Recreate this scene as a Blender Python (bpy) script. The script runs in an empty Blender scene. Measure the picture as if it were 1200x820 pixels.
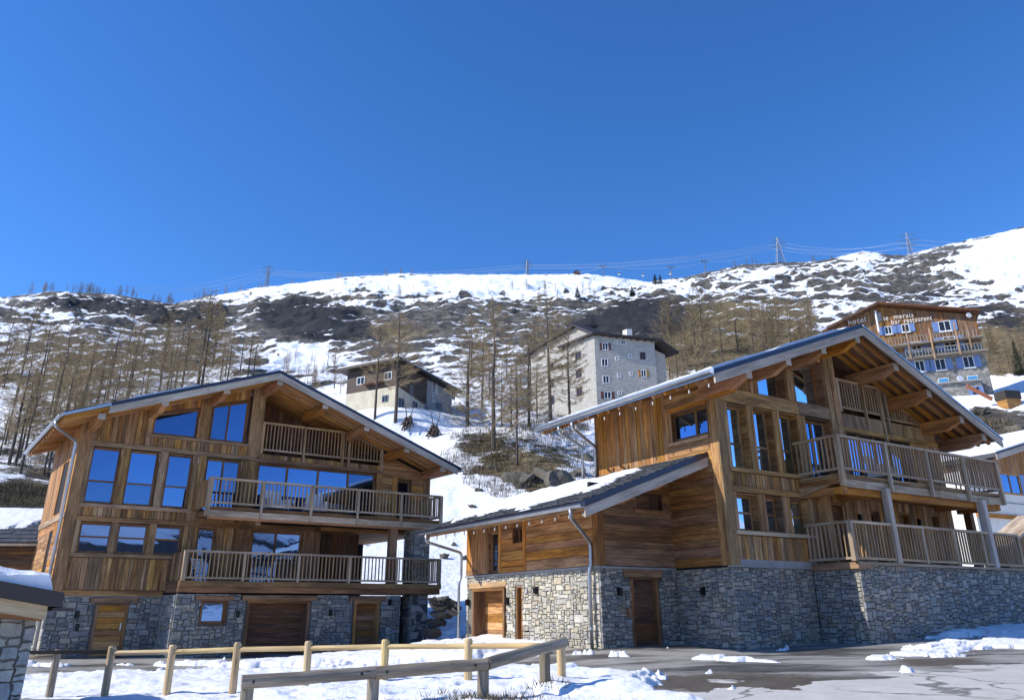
import bpy, math, random
import numpy as np
from mathutils import Vector, Matrix
random.seed(7); np.random.seed(7)
SC = bpy.context.scene
COL = SC.collection
R_ = math.radians

# ---------------------------------------------------------------- camera
CF, CP, CR, CXC, CYC = 917.16, .37771, -.004613, 600.0, 353.2
cam_d = bpy.data.cameras.new('camera')
cam_d.sensor_width = 36.0
cam_d.lens = CF / 1200 * 36.0
cam_d.shift_y = -(410 - CYC) / 1200
cam_d.clip_start = 0.1
cam_d.clip_end = 9000
cam = bpy.data.objects.new('camera', cam_d)
COL.objects.link(cam)
cR0 = np.array([1, 0, 0.]); cF = np.array([0, math.cos(CP), math.sin(CP)]); cU0 = np.array([0, -math.sin(CP), math.cos(CP)])
cR = cR0 * math.cos(CR) + cU0 * math.sin(CR)
cU = -cR0 * math.sin(CR) + cU0 * math.cos(CR)
cam.matrix_world = Matrix(((cR[0], cU[0], -cF[0], 0), (cR[1], cU[1], -cF[1], 0), (cR[2], cU[2], -cF[2], 0), (0, 0, 0, 1)))
SC.camera = cam

# ---------------------------------------------------------------- light
AZA, AZB = .594232, .56461          # how the fronts of the two chalets are turned
dA = np.array([math.cos(AZA), math.sin(AZA), 0]); nA = np.array([-math.sin(AZA), math.cos(AZA), 0])
dB = np.array([math.cos(AZB), math.sin(AZB), 0]); nB = np.array([-math.sin(AZB), math.cos(AZB), 0])
SUN = -dB + .38 * nB + np.array([0, 0, .78])
SUN = SUN / np.linalg.norm(SUN)
sl = bpy.data.lights.new('sun', 'SUN'); sl.energy = 3.3; sl.angle = R_(.53); sl.color = (1, .955, .88)
so = bpy.data.objects.new('sun', sl); COL.objects.link(so)
so.rotation_euler = Vector(SUN).to_track_quat('Z', 'Y').to_euler()
W = bpy.data.worlds.new('World'); SC.world = W; W.use_nodes = True
nt = W.node_tree
bg = nt.nodes['Background']
sky = nt.nodes.new('ShaderNodeTexSky'); sky.sky_type = 'NISHITA'; sky.sun_disc = False
sky.sun_elevation = math.asin(SUN[2]); sky.sun_rotation = math.atan2(SUN[0], SUN[1])
sky.altitude = 2600; sky.air_density = 1.0; sky.dust_density = 0.0; sky.ozone_density = 4.0
hsv = nt.nodes.new('ShaderNodeHueSaturation'); hsv.inputs['Saturation'].default_value = 1.22; hsv.inputs['Hue'].default_value = .507
nt.links.new(sky.outputs[0], hsv.inputs['Color']); nt.links.new(hsv.outputs[0], bg.inputs[0]); bg.inputs[1].default_value = .15
SC.view_settings.view_transform = 'Standard'; SC.view_settings.look = 'None'
SC.view_settings.exposure = 0.74; SC.view_settings.gamma = 1

# ---------------------------------------------------------------- pixel helpers (photo 1200x820 -> metres)
def ray(x, y): return cF * CF + cR * (x - CXC) + cU * (CYC - y)
def at(x, y, d):                    # point seen at a photo pixel, d metres away on the ground plan
    r = ray(x, y); return r * (d / math.hypot(r[0], r[1]))
def projv(X, Y, Z):
    z = X * cF[0] + Y * cF[1] + Z * cF[2]
    z = np.maximum(z, 1e-3)
    return CXC + CF * (X * cR[0] + Y * cR[1] + Z * cR[2]) / z, CYC - CF * (X * cU[0] + Y * cU[1] + Z * cU[2]) / z

# ---------------------------------------------------------------- noise
def _hash(ix, iy, s):
    h = (ix.astype(np.int64) * 374761393 + iy.astype(np.int64) * 668265263 + s * 1442695041) & 0x7fffffff
    h = ((h ^ (h >> 13)) * 1274126177) & 0x7fffffff
    return ((h ^ (h >> 16)) & 0xffff) / 65535.0
def vnoise(x, y, s=0):
    ix = np.floor(x); iy = np.floor(y); fx = x - ix; fy = y - iy
    fx = fx * fx * fx * (fx * (fx * 6 - 15) + 10); fy = fy * fy * fy * (fy * (fy * 6 - 15) + 10)
    a = _hash(ix, iy, s); b = _hash(ix + 1, iy, s); c = _hash(ix, iy + 1, s); d = _hash(ix + 1, iy + 1, s)
    return (a * (1 - fx) + b * fx) * (1 - fy) + (c * (1 - fx) + d * fx) * fy
def fbm(x, y, s=0, o=5, g=.5):
    t = 0; a = 1; n = 0
    for k in range(o):
        t = t + a * vnoise(x * 2 ** k + k * 17.3, y * 2 ** k - k * 9.1, s + k); n += a; a *= g
    return t / n                    # 0..1, mean .5
def sstep(a, b, x):
    t = np.clip((x - a) / (b - a), 0, 1); return t * t * (3 - 2 * t)

# ---------------------------------------------------------------- materials
MATS = {}
class N:
    def __init__(s, name):
        s.m = bpy.data.materials.new(name); s.m.use_nodes = True; s.t = s.m.node_tree
        s.b = s.t.nodes['Principled BSDF']; s.out = s.t.nodes['Material Output']
        MATS[name] = s.m
    def n(s, typ, **k):
        x = s.t.nodes.new(typ)
        for a, v in k.items():
            if a.startswith('i_'):
                key = a[2:]; key = int(key) if key.isdigit() else key.replace('_', ' ')
                x.inputs[key].default_value = v
            else: setattr(x, a, v)
        return x
    def l(s, a, b): s.t.links.new(a, b)
    def noise(s, vec, scale, detail=4, rough=.6):
        x = s.n('ShaderNodeTexNoise', i_Scale=scale, i_Detail=detail, i_Roughness=rough)
        if vec is not None: s.l(vec, x.inputs['Vector'])
        return x.outputs['Fac']
    def ramp(s, fac, stops):
        x = s.n('ShaderNodeValToRGB'); e = x.color_ramp.elements
        while len(e) < len(stops): e.new(.5)
        for el, (p, c) in zip(e, stops):
            el.position = p; el.color = (*c, 1) if len(c) == 3 else c
        s.l(fac, x.inputs[0]); return x.outputs[0]
    def math(s, op, a, b=None, c=None):
        x = s.n('ShaderNodeMath', operation=op)
        for i, v in enumerate((a, b, c)):
            if v is None: continue
            if hasattr(v, 'is_linked'): s.l(v, x.inputs[i])
            else: x.inputs[i].default_value = v
        return x.outputs[0]
    def mix(s, f, a, b, mode='MIX'):
        x = s.n('ShaderNodeMix', data_type='RGBA', blend_type=mode)
        for i, v in ((0, f), (6, a), (7, b)):
            if hasattr(v, 'is_linked'): s.l(v, x.inputs[i])
            elif i == 0: x.inputs[0].default_value = v
            else: x.inputs[i].default_value = (*v, 1)
        return x.outputs[2]
    def rand(s):                    # one number per piece (per object and per loose piece of a mesh)
        oi = s.n('ShaderNodeObjectInfo'); ge = s.n('ShaderNodeNewGeometry')
        return s.math('FRACT', s.math('ADD', oi.outputs['Random'], ge.outputs['Random Per Island']))
    def obj(s, sc=(1, 1, 1)):
        tc = s.n('ShaderNodeTexCoord'); mp = s.n('ShaderNodeMapping'); mp.inputs['Scale'].default_value = sc
        s.l(tc.outputs['Object'], mp.inputs[0]); return mp.outputs[0]
    def uv(s, sc=(1, 1, 1)):
        tc = s.n('ShaderNodeTexCoord'); mp = s.n('ShaderNodeMapping'); mp.inputs['Scale'].default_value = sc
        s.l(tc.outputs['UV'], mp.inputs[0]); return mp.outputs[0]
    def bump(s, h, st, dist=.02):
        x = s.n('ShaderNodeBump', i_Strength=st, i_Distance=dist); s.l(h, x.inputs['Height']); s.l(x.outputs[0], s.b.inputs['Normal'])
    def col(s, c):
        if hasattr(c, 'is_linked'): s.l(c, s.b.inputs['Base Color'])
        else: s.b.inputs['Base Color'].default_value = (*c, 1)
    def set(s, **k):
        for a, v in k.items(): s.b.inputs[a.replace('_', ' ')].default_value = v

def wood(name, dark, mid, light, rough=.75, var=.55, knots=True):
    m = N(name)
    g = m.noise(m.uv((.9, 14, 1)), 1.6, 6, .65)
    g2 = m.noise(m.uv((3, 55, 1)), 1.4, 3, .6)
    g3 = m.noise(m.uv((.5, 4.5, 1)), 1.2, 3, .6)
    f = m.math('ADD', m.math('ADD', m.math('MULTIPLY', g, .55), m.math('MULTIPLY', g2, .2)), m.math('MULTIPLY', g3, .25))
    c = m.ramp(f, [(.36, dark), (.5, mid), (.63, light)])
    r = m.rand()
    tone = m.math('ADD', m.math('MULTIPLY', r, var), 1 - var * .5)
    hs = m.n('ShaderNodeHueSaturation'); m.l(c, hs.inputs['Color']); m.l(tone, hs.inputs['Value'])
    r2 = m.math('FRACT', m.math('MULTIPLY', r, 7.31))
    m.l(m.math('ADD', m.math('MULTIPLY', r2, .28), .80), hs.inputs['Saturation'])
    m.l(m.math('ADD', m.math('MULTIPLY', m.math('FRACT', m.math('MULTIPLY', r, 13.7)), .014), .494), hs.inputs['Hue'])
    c = hs.outputs[0]
    # weather stains and knots
    st = m.noise(m.uv((.35, 2.2, 1)), 1.3, 4, .6)
    c = m.mix(m.ramp(st, [(.36, (.7,) * 3), (.56, (0,) * 3)]), c, tuple(x * .7 for x in dark))
    if knots:
        v = m.n('ShaderNodeTexVoronoi', i_Scale=1.0); m.l(m.uv((1.7, 5.5, 1)), v.inputs['Vector'])
        c = m.mix(m.ramp(v.outputs['Distance'], [(.05, (.8,) * 3), (.11, (0,) * 3)]), c, tuple(x * .35 for x in dark))
    m.col(c); m.bump(f, .35, .012); m.set(Roughness=rough)
    return m.m

def plain(name, c, rough=.6, metal=0, spec=.5, noise=.0, sc=6):
    m = N(name)
    if noise:
        f = m.noise(m.obj(), sc, 5)
        c2 = m.ramp(f, [(.3, tuple(x * (1 - noise) for x in c)), (.7, tuple(min(1, x * (1 + noise)) for x in c))])
        m.col(c2); m.bump(f, .2, .02)
    else: m.col(c)
    m.set(Roughness=rough, Metallic=metal); m.b.inputs['Specular IOR Level'].default_value = spec
    return m.m

def stone(name, cols, mortar_dirt=.3, val=.5):
    m = N(name)
    r = m.rand()
    c = m.ramp(r, [(i / (len(cols) - 1), k) for i, k in enumerate(cols)])
    f = m.noise(m.obj(), 5.5, 6, .68); f2 = m.noise(m.obj((1, 1, 2.2)), 26, 4, .7)
    c = m.mix(1, c, m.ramp(f, [(.28, (.55, .55, .56)), (.72, (1.25, 1.22, 1.15))]), 'MULTIPLY')
    c = m.mix(.8, c, m.ramp(f2, [(.3, (.72, .72, .72)), (.7, (1.18, 1.18, 1.18))]), 'MULTIPLY')
    # lichen / rust spots
    s = m.noise(m.obj(), 2.3, 5, .6)
    c = m.mix(m.ramp(s, [(.58, (0,) * 3), (.7, (mortar_dirt,) * 3)]), c, (.23, .16, .09))
    tone = m.math('ADD', m.math('MULTIPLY', m.math('FRACT', m.math('MULTIPLY', r, 5.77)), val), 1.14 - val * .5)
    hs = m.n('ShaderNodeHueSaturation'); m.l(c, hs.inputs['Color']); m.l(tone, hs.inputs['Value']); m.col(hs.outputs[0])
    h = m.math('ADD', m.math('MULTIPLY', f, .6), m.math('MULTIPLY', f2, .4)); m.bump(h, .7, .03); m.set(Roughness=.85)
    return m.m

def glass(name, refl=.62, tint=(.8, .88, 1), inside=(.012, .013, .016)):
    m = N(name)
    m.col(inside); m.set(Roughness=.5); m.b.inputs['Specular IOR Level'].default_value = .1
    gl = m.n('ShaderNodeBsdfGlossy', i_Roughness=.004); oi = m.n('ShaderNodeObjectInfo'); m.l(m.mix(oi.outputs['Random'], tuple(x * .62 for x in tint), tuple(min(1, x * 1.15) for x in tint)), gl.inputs['Color'])
    f = m.noise(m.obj(), .55, 2, .5)
    bp = m.n('ShaderNodeBump', i_Strength=.06, i_Distance=.08); m.l(f, bp.inputs['Height']); m.l(bp.outputs[0], gl.inputs['Normal'])
    fr = m.n('ShaderNodeFresnel', i_IOR=1.5)
    fac = m.math('ADD', m.math('MULTIPLY', fr.outputs[0], 1 - refl), refl)
    mx = m.n('ShaderNodeMixShader'); m.l(fac, mx.inputs[0]); m.l(m.b.outputs[0], mx.inputs[1]); m.l(gl.outputs[0], mx.inputs[2])
    m.l(mx.outputs[0], m.out.inputs[0])
    return m.m

wood('weathered_planks', (.085, .040, .012), (.35, .172, .05), (.57, .34, .13), var=.75)
wood('weathered_grey_timber', (.12, .060, .022), (.38, .205, .075), (.55, .355, .16), var=.45)
wood('honey_planks', (.16, .060, .011), (.48, .205, .038), (.66, .345, .085), var=.42)
wood('brown_timber', (.085, .036, .010), (.25, .112, .034), (.41, .21, .075), var=.45)
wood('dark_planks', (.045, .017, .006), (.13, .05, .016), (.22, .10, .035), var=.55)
wood('purlin_timber', (.26, .095, .018), (.51, .195, .037), (.62, .29, .07), var=.25)
wood('soffit_boards', (.24, .098, .02), (.50, .215, .043), (.62, .31, .08), var=.3)
wood('grey_rail_timber', (.26, .175, .10), (.48, .345, .21), (.62, .485, .33), var=.3, knots=False)
wood('bare_baluster_timber', (.24, .13, .058), (.43, .27, .135), (.58, .40, .22), var=.45, knots=False)
wood('barge_timber', (.36, .285, .21), (.51, .42, .325), (.62, .53, .43), var=.15)
wood('new_pine', (.40, .25, .10), (.60, .42, .19), (.72, .54, .28), var=.22)
wood('old_log', (.13, .10, .065), (.27, .215, .145), (.42, .355, .26), var=.3)
wood('orange_planks', (.24, .10, .03), (.42, .19, .055), (.55, .28, .10), var=.3)
stone('wall_stone', [(.17, .18, .185), (.24, .245, .235), (.34, .315, .26), (.19, .20, .205), (.40, .38, .33), (.27, .235, .18), (.20, .215, .215), (.30, .31, .30)], val=.34)
stone('pale_wall_stone', [(.36, .35, .31), (.46, .43, .35), (.40, .37, .29), (.52, .50, .44), (.33, .33, .32), (.44, .38, .28)], val=.35)
stone('dark_rock', [(.03, .03, .03), (.07, .068, .064), (.11, .105, .095)])
stone('mortar', [(.075, .075, .072), (.11, .108, .104)])
stone('pale_mortar', [(.20, .185, .15), (.23, .21, .17)])
stone('cliff_stone', [(.05, .045, .036), (.10, .09, .072), (.15, .135, .11)])
plain('zinc', (.42, .44, .46), .38, .85, noise=.15, sc=3)
plain('anthracite_metal', (.028, .034, .055), .32, .3, .6)
plain('slate_roof', (.06, .063, .068), .6, 0, .4, .35, 4)
plain('brown_metal', (.045, .035, .03), .45, .3)
plain('black_metal', (.012, .012, .013), .45, .4)
plain('dark_void', (.006, .006, .007), .9)
plain('window_grey', (.10, .10, .11), .4, .3)
plain('white_paint', (.78, .77, .74), .5, noise=.05)
plain('white_plaster', (.74, .70, .62), .9, noise=.09, sc=1.2)
plain('cream_plaster', (.55, .50, .37), .9, noise=.16, sc=.9)
plain('grey_plaster', (.30, .30, .29), .9, noise=.12, sc=.8)
plain('blue_shutter', (.17, .26, .48), .55, noise=.12)
plain('turquoise_shutter', (.06, .30, .58), .55)
plain('red_brown_shutter', (.13, .05, .035), .6, noise=.15)
plain('white_cushion', (.80, .79, .75), .8, noise=.03)
def masonry_paint(name, c1, c2, sc):
    m = N(name); v = m.n('ShaderNodeTexVoronoi', i_Scale=sc); m.l(m.obj((1, 1, 1.5)), v.inputs['Vector'])
    e = m.n('ShaderNodeTexVoronoi', feature='DISTANCE_TO_EDGE', i_Scale=sc); m.l(m.obj((1, 1, 1.5)), e.inputs['Vector'])
    sp = m.n('ShaderNodeSeparateColor'); m.l(v.outputs['Color'], sp.inputs[0])
    c = m.mix(sp.outputs[0], c1, c2); f = m.noise(m.obj(), .35, 5, .65)
    c = m.mix(.25, c, m.ramp(f, [(.3, (.6, .6, .62)), (.7, (1.2, 1.17, 1.1))]), 'MULTIPLY')
    c = m.mix(m.ramp(e.outputs['Distance'], [(.02, (.6,) * 3), (.08, (0,) * 3)]), c, tuple(x * .6 for x in c1))
    m.col(c); m.bump(e.outputs['Distance'], .5, .05); m.set(Roughness=.9)
masonry_paint('hotel_rubble', (.35, .335, .295), (.48, .45, .385), 2.6)
wood('old_dark_planks', (.03, .018, .01), (.07, .042, .025), (.12, .08, .05))
masonry_paint('restaurant_rubble', (.17, .165, .155), (.36, .34, .29), 2.2)
plain('concrete', (.30, .295, .28), .9, noise=.2, sc=2)
plain('orange_net', (.6, .2, .08), .7)
plain('pylon_steel', (.16, .17, .18), .5, .5)
plain('wire', (.45, .47, .5), .5, .3)
plain('lamp_tip', (.62, .60, .55), .35)
plain('gondola_body', (.6, .6, .62), .3)
plain('dark_glass', (.02, .025, .03), .1)
glass('window_glass', .45, (.23, .40, .74))
glass('dim_glass', .30)
glass('dark_window_glass', .13, (.55, .72, 1))

# ---------------------------------------------------------------- mesh builder
class M:
    """collects shapes in a thing's own frame (u right along its front, v away from the viewer, z up); build() links ONE mesh object"""
    def __init__(s): s.V = []; s.F = []; s.UV = []
    def poly(s, pts, ext, L=None):
        """prism: polygon pts extruded by vector ext; wood grain runs along L"""
        n = len(pts); o = len(s.V)
        pts = [tuple(p) for p in pts]
        s.V += pts + [(p[0] + ext[0], p[1] + ext[1], p[2] + ext[2]) for p in pts]
        fs = [tuple(range(o + n - 1, o - 1, -1)), tuple(range(o + n, o + 2 * n))] + [(o + i, o + (i + 1) % n, o + n + (i + 1) % n, o + n + i) for i in range(n)]
        if L is None:
            best = 0
            for i in range(n):
                e = tuple(pts[(i + 1) % n][k] - pts[i][k] for k in range(3)); q = e[0] ** 2 + e[1] ** 2 + e[2] ** 2
                if q > best: best = q; L = e
            if ext[0] ** 2 + ext[1] ** 2 + ext[2] ** 2 > best: L = ext
        l = math.sqrt(sum(x * x for x in L)) or 1; L = tuple(x / l for x in L)
        ou, ov = random.uniform(0, 50), random.uniform(0, 50)
        up = (0, 0, 1) if abs(L[2]) < .9 else (0, 1, 0)
        A = _cross(L, up); la = math.sqrt(sum(x * x for x in A)); A = tuple(x / la for x in A); B = _cross(L, A)
        for f in fs:
            s.F.append(f)
            a, b, c = s.V[f[0]], s.V[f[1]], s.V[f[2]]
            nn = _cross(tuple(b[k] - a[k] for k in range(3)), tuple(c[k] - a[k] for k in range(3)))
            da = abs(sum(nn[k] * A[k] for k in range(3))); db = abs(sum(nn[k] * B[k] for k in range(3))); dl = abs(sum(nn[k] * L[k] for k in range(3)))
            if dl > da and dl > db: X, Y = A, B
            elif da > db: X, Y = L, B
            else: X, Y = L, A
            s.UV.append([(ou + sum(s.V[i][k] * X[k] for k in range(3)), ov + sum(s.V[i][k] * Y[k] for k in range(3))) for i in f])
        return s
    def box(s, a, b, L=None):
        (x0, y0, z0), (x1, y1, z1) = a, b
        return s.poly([(x0, y0, z0), (x1, y0, z0), (x1, y1, z0), (x0, y1, z0)], (0, 0, z1 - z0), L)
    def beam(s, p, q, w, h, up=(0, 0, 1)):
        """square timber from p to q (centre line), w wide, h high"""
        L = tuple(q[k] - p[k] for k in range(3)); l = math.sqrt(sum(x * x for x in L)); Ln = tuple(x / l for x in L)
        S = _cross(Ln, up); sl = math.sqrt(sum(x * x for x in S)); S = tuple(x / sl for x in S); T = _cross(S, Ln)
        c = [tuple(p[k] + S[k] * w / 2 * i + T[k] * h / 2 * j for k in range(3)) for i, j in ((-1, -1), (1, -1), (1, 1), (-1, 1))]
        return s.poly(c, L, L)
    def tube(s, path, r, n=8, r1=None, cap=True):
        path = [Vector(p) for p in path]; m = len(path); o = len(s.V)
        for i, p in enumerate(path):
            t = (path[min(i + 1, m - 1)] - path[max(i - 1, 0)]).normalized()
            a = t.cross(Vector((0, 0, 1)));
            if a.length < .05: a = t.cross(Vector((0, 1, 0)))
            a.normalize(); b = t.cross(a)
            rr = r if r1 is None else r + (r1 - r) * i / (m - 1)
            for k in range(n):
                w = 2 * math.pi * k / n; s.V.append(tuple(p + (a * math.cos(w) + b * math.sin(w)) * rr))
        ou = random.uniform(0, 30); d = 0
        for i in range(m - 1):
            d2 = d + (path[i + 1] - path[i]).length
            for k in range(n):
                k2 = (k + 1) % n
                s.F.append((o + i * n + k, o + i * n + k2, o + (i + 1) * n + k2, o + (i + 1) * n + k))
                c0, c1 = k / n * 6.28 * r, (k + 1) / n * 6.28 * r
                s.UV.append([(ou + d, c0), (ou + d, c1), (ou + d2, c1), (ou + d2, c0)])
            d = d2
        if cap:
            for f in (tuple(range(o + n - 1, o - 1, -1)), tuple(range(o + (m - 1) * n, o + m * n))):
                s.F.append(f); s.UV.append([(s.V[i][0], s.V[i][2]) for i in f])
        return s
    def loft(s, base, top):
        """stone: base ring to inset top ring, capped"""
        n = len(base); o = len(s.V); s.V += [tuple(p) for p in base] + [tuple(p) for p in top]
        for i in range(n):
            j = (i + 1) % n; s.F.append((o + i, o + j, o + n + j, o + n + i)); s.UV.append([(0, 0)] * 4)
        s.F.append(tuple(range(o + n, o + 2 * n))); s.UV.append([(0, 0)] * n)
        return s
    def build(s, name, mat, parent=None, xf=None, smooth=False, kind=None, label=None):
        me = bpy.data.meshes.new(name)
        V = [xf(*p) for p in s.V] if xf else s.V
        me.from_pydata(V, [], s.F)
        uvl = me.uv_layers.new(name='UVMap')
        flat = [c for f in s.UV for p in f for c in p]
        uvl.data.foreach_set('uv', flat)
        me.materials.append(MATS[mat] if isinstance(mat, str) else mat)
        if smooth: me.polygons.foreach_set('use_smooth', [True] * len(me.polygons))
        o = bpy.data.objects.new(name, me); COL.objects.link(o)
        if parent is not None: o.parent = parent
        if kind: o['kind'] = kind
        if label: o['label'] = label
        return o
def _cross(a, b): return (a[1] * b[2] - a[2] * b[1], a[2] * b[0] - a[0] * b[2], a[0] * b[1] - a[1] * b[0])

def tag(o, label=None, cat=None, group=None, kind=None):
    if label: o['label'] = label
    if cat: o['category'] = cat
    if group: o['group'] = group
    if kind: o['kind'] = kind
    return o
def thing(name, label, cat, loc=(0, 0, 0), rz=0, group=None):
    o = bpy.data.objects.new(name, None); o.empty_display_size = .3; COL.objects.link(o)
    o.location = loc; o.rotation_euler = (0, 0, rz)
    return tag(o, label, cat, group)
def dup(root, loc, rz=0, sc=(1, 1, 1), label=None, group=None):
    r = root.copy(); COL.objects.link(r); r.location = loc; r.rotation_euler = (0, 0, rz); r.scale = sc
    if label: r['label'] = label
    if group: r['group'] = group
    for ch in root.children:
        c = ch.copy(); COL.objects.link(c); c.parent = r
        for g in ch.children:
            d = g.copy(); COL.objects.link(d); d.parent = c
    return r
def grid_mesh(name, X, Y, Z, mat, attrs=None, keep=None, smooth=True):
    """a sheet from 2-D arrays of coordinates, with float attributes per vertex"""
    r, c = X.shape; me = bpy.data.meshes.new(name)
    idx = np.arange(r * c).reshape(r, c)
    q = np.stack([idx[:-1, :-1], idx[:-1, 1:], idx[1:, 1:], idx[1:, :-1]], -1).reshape(-1, 4)
    co = np.stack([X, Y, Z], -1).reshape(-1, 3)
    if keep is not None:
        k = keep.reshape(-1); q = q[k[q].any(1)]
        used = np.zeros(r * c, bool); used[q.ravel()] = True; mp = np.cumsum(used) - 1
        q = mp[q]; co = co[used]
        if attrs: attrs = {a: v.reshape(-1)[used] for a, v in attrs.items()}
    me.vertices.add(len(co)); me.vertices.foreach_set('co', co.astype(np.float32).ravel())
    me.loops.add(q.size); me.loops.foreach_set('vertex_index', q.astype(np.int32).ravel())
    me.polygons.add(len(q)); me.polygons.foreach_set('loop_start', np.arange(0, q.size, 4, dtype=np.int32))
    me.polygons.foreach_set('use_smooth', np.ones(len(q), bool) if smooth else np.zeros(len(q), bool))
    me.update(calc_edges=True)
    for a, v in (attrs or {}).items():
        at_ = me.attributes.new(a, 'FLOAT', 'POINT'); at_.data.foreach_set('value', v.astype(np.float32).ravel())
    me.materials.append(mat)
    o = bpy.data.objects.new(name, me); COL.objects.link(o); return o

# ---------------------------------------------------------------- the lie of the land
DN = np.array([30, 50, 75, 100, 120, 150, 250, 400, 650, 1000.])
LAND = {   # photo column: photo rows at which the ground DN metres away shows
    -500: (755, 700, 630, 560, 520, 480, 420, 392, 372, 358), -200: (757, 695, 625, 562, 525, 485, 425, 392, 371, 356),
    0: (758, 690, 620, 565, 535, 500, 432, 395, 368, 349),
    60: (758, 690, 620, 565, 532, 495, 430, 395, 366, 341), 130: (758, 690, 620, 562, 528, 492, 430, 398, 368, 344),
    203: (758, 690, 620, 560, 524, 488, 432, 402, 375, 355.5), 240: (758, 690, 620, 560, 522, 486, 432, 402, 373, 347),
    300: (758, 690, 620, 560, 520, 485, 432, 402, 368, 337), 400: (755, 690, 605, 545, 502, 475, 428, 395, 360, 325),
    470: (755, 690, 600, 530, 488, 470, 425, 390, 356, 320), 540: (748, 700, 600, 510, 483, 468, 420, 388, 352, 321),
    620: (745, 690, 590, 508, 494, 475, 420, 385, 350, 321), 690: (745, 690, 590, 525, 505, 482, 425, 385, 350, 320.5),
    760: (745, 690, 590, 530, 505, 480, 422, 380, 350, 330), 800: (745, 690, 595, 530, 500, 472, 418, 376, 345, 325),
    870: (745, 690, 600, 530, 495, 465, 412, 368, 338, 310), 960: (745, 690, 600, 530, 495, 465, 408, 366, 333, 305),
    1010: (742, 685, 595, 528, 488, 460, 405, 364, 330, 294), 1060: (740, 680, 590, 525, 482, 456, 404, 365, 330, 300),
    1100: (738, 676, 587, 516, 478, 452, 403, 365, 330, 288), 1150: (736, 672, 583, 508, 473, 446, 402, 365, 330, 277),
    1200: (735, 670, 580, 500, 468, 440, 400, 365, 328, 265), 1300: (735, 665, 570, 490, 455, 430, 390, 350, 310, 244), 1600: (735, 660, 560, 480, 450, 420, 380, 340, 300, 215)}
_az, _el = [], []
for px, ys in sorted(LAND.items()):
    rr = [ray(px, y) for y in ys]
    _az.append([math.atan2(r[0], r[1]) for r in rr]); _el.append([r[2] / math.hypot(r[0], r[1]) for r in rr])
_az = np.array(_az); _el = np.array(_el)
NEAR = []       # (x, y, z) where the ground is known close by
def npt(px, d, z): p = at(px, 780, d); NEAR.append((p[0], p[1], z))
def lA(u, v, z=0): p = dA * (u + UA0) + nA * (33.5 + v); return (p[0], p[1], z)
def lB(u, v, z=0): p = dB * (u + UB0) + nB * (15.2 + v); return (p[0], p[1], z)
UA0 = 2.96; UB0 = 21.7734
for px, d, z in ((300, 13, -1.5), (130, 19, -1.72), (0, 16, -1.75), (0, 24, -1.8), (565, 13, -1.33), (657, 14.8, -1.25), (900, 12, -1.36), (1200, 11, -1.28),
                 (1200, 15, -1.12), (600, 13, -1.44), (600, 4, -1.6), (1300, 5, -1.6), (-200, 8, -1.8), (300, 8, -1.62), (450, 20, -1.5), (250, 22, -1.66), (420, 25, -1.5), (-300, 20, -2)):
    npt(px, d, z)
for u, v, z in ((0, 0, -1.42), (4, -1.8, -1.45), (8.5, -1.8, -1.45), (14, -1.8, -1.3), (14, 2, -1.0), (0, 6, -1.2), (16.5, 4, -.2), (8, 10, 0.0), (17, 12, 1.6), (6, -7, -1.55)):
    NEAR.append(lA(u, v, z))
for u, v, z in ((-6.62, 4, -.97), (-6.62, 8, -1.0), (-6.62, 12, -1.0), (0, 0, -.906), (-3.6, 1.65, -1.02), (7, 0, -.63), (9.5, 0, -.55), (12, -1, -.5), (14, 6, 0), (2, 8, -.3), (0, 15, .6), (-9.5, 10, -1.15)):
    NEAR.append(lB(u, v, z))
NEAR = np.array(NEAR)
def _tps(r2): return r2 * np.log(np.maximum(r2, 1e-9)) * .5
_n = len(NEAR); _d2 = ((NEAR[:, None, :2] - NEAR[None, :, :2]) ** 2).sum(-1)
_K = np.zeros((_n + 3, _n + 3)); _K[:_n, :_n] = _tps(_d2) + np.eye(_n) * 2.0
_K[:_n, _n] = 1; _K[:_n, _n + 1:] = NEAR[:, :2]; _K[_n, :_n] = 1; _K[_n + 1:, :_n] = NEAR[:, :2].T
_w = np.linalg.solve(_K, np.concatenate([NEAR[:, 2], np.zeros(3)]))
def near_z(X, Y):
    Z = _w[_n] + _w[_n + 1] * X + _w[_n + 2] * Y
    for (x, y, z), k in zip(NEAR, _w[:_n]): Z = Z + k * _tps((X - x) ** 2 + (Y - y) ** 2)
    return Z
def far_z(X, Y):
    D = np.hypot(X, Y); AZ = np.arctan2(X, Y); E = np.zeros((len(DN),) + X.shape)
    for k in range(len(DN)): E[k] = np.interp(AZ, _az[:, k], _el[:, k])
    t = np.interp(np.log(np.clip(D, 30, 1000)), np.log(DN), np.arange(len(DN)))
    i = np.clip(t.astype(int), 0, len(DN) - 2); f = t - i
    e = np.take_along_axis(E, i[None], 0)[0] * (1 - f) + np.take_along_axis(E, i[None] + 1, 0)[0] * f
    Z = e * D
    over = np.maximum(D - 1000, 0)
    return np.where(D > 1000, E[-1] * 1000 - over * .25, Z)
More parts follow.
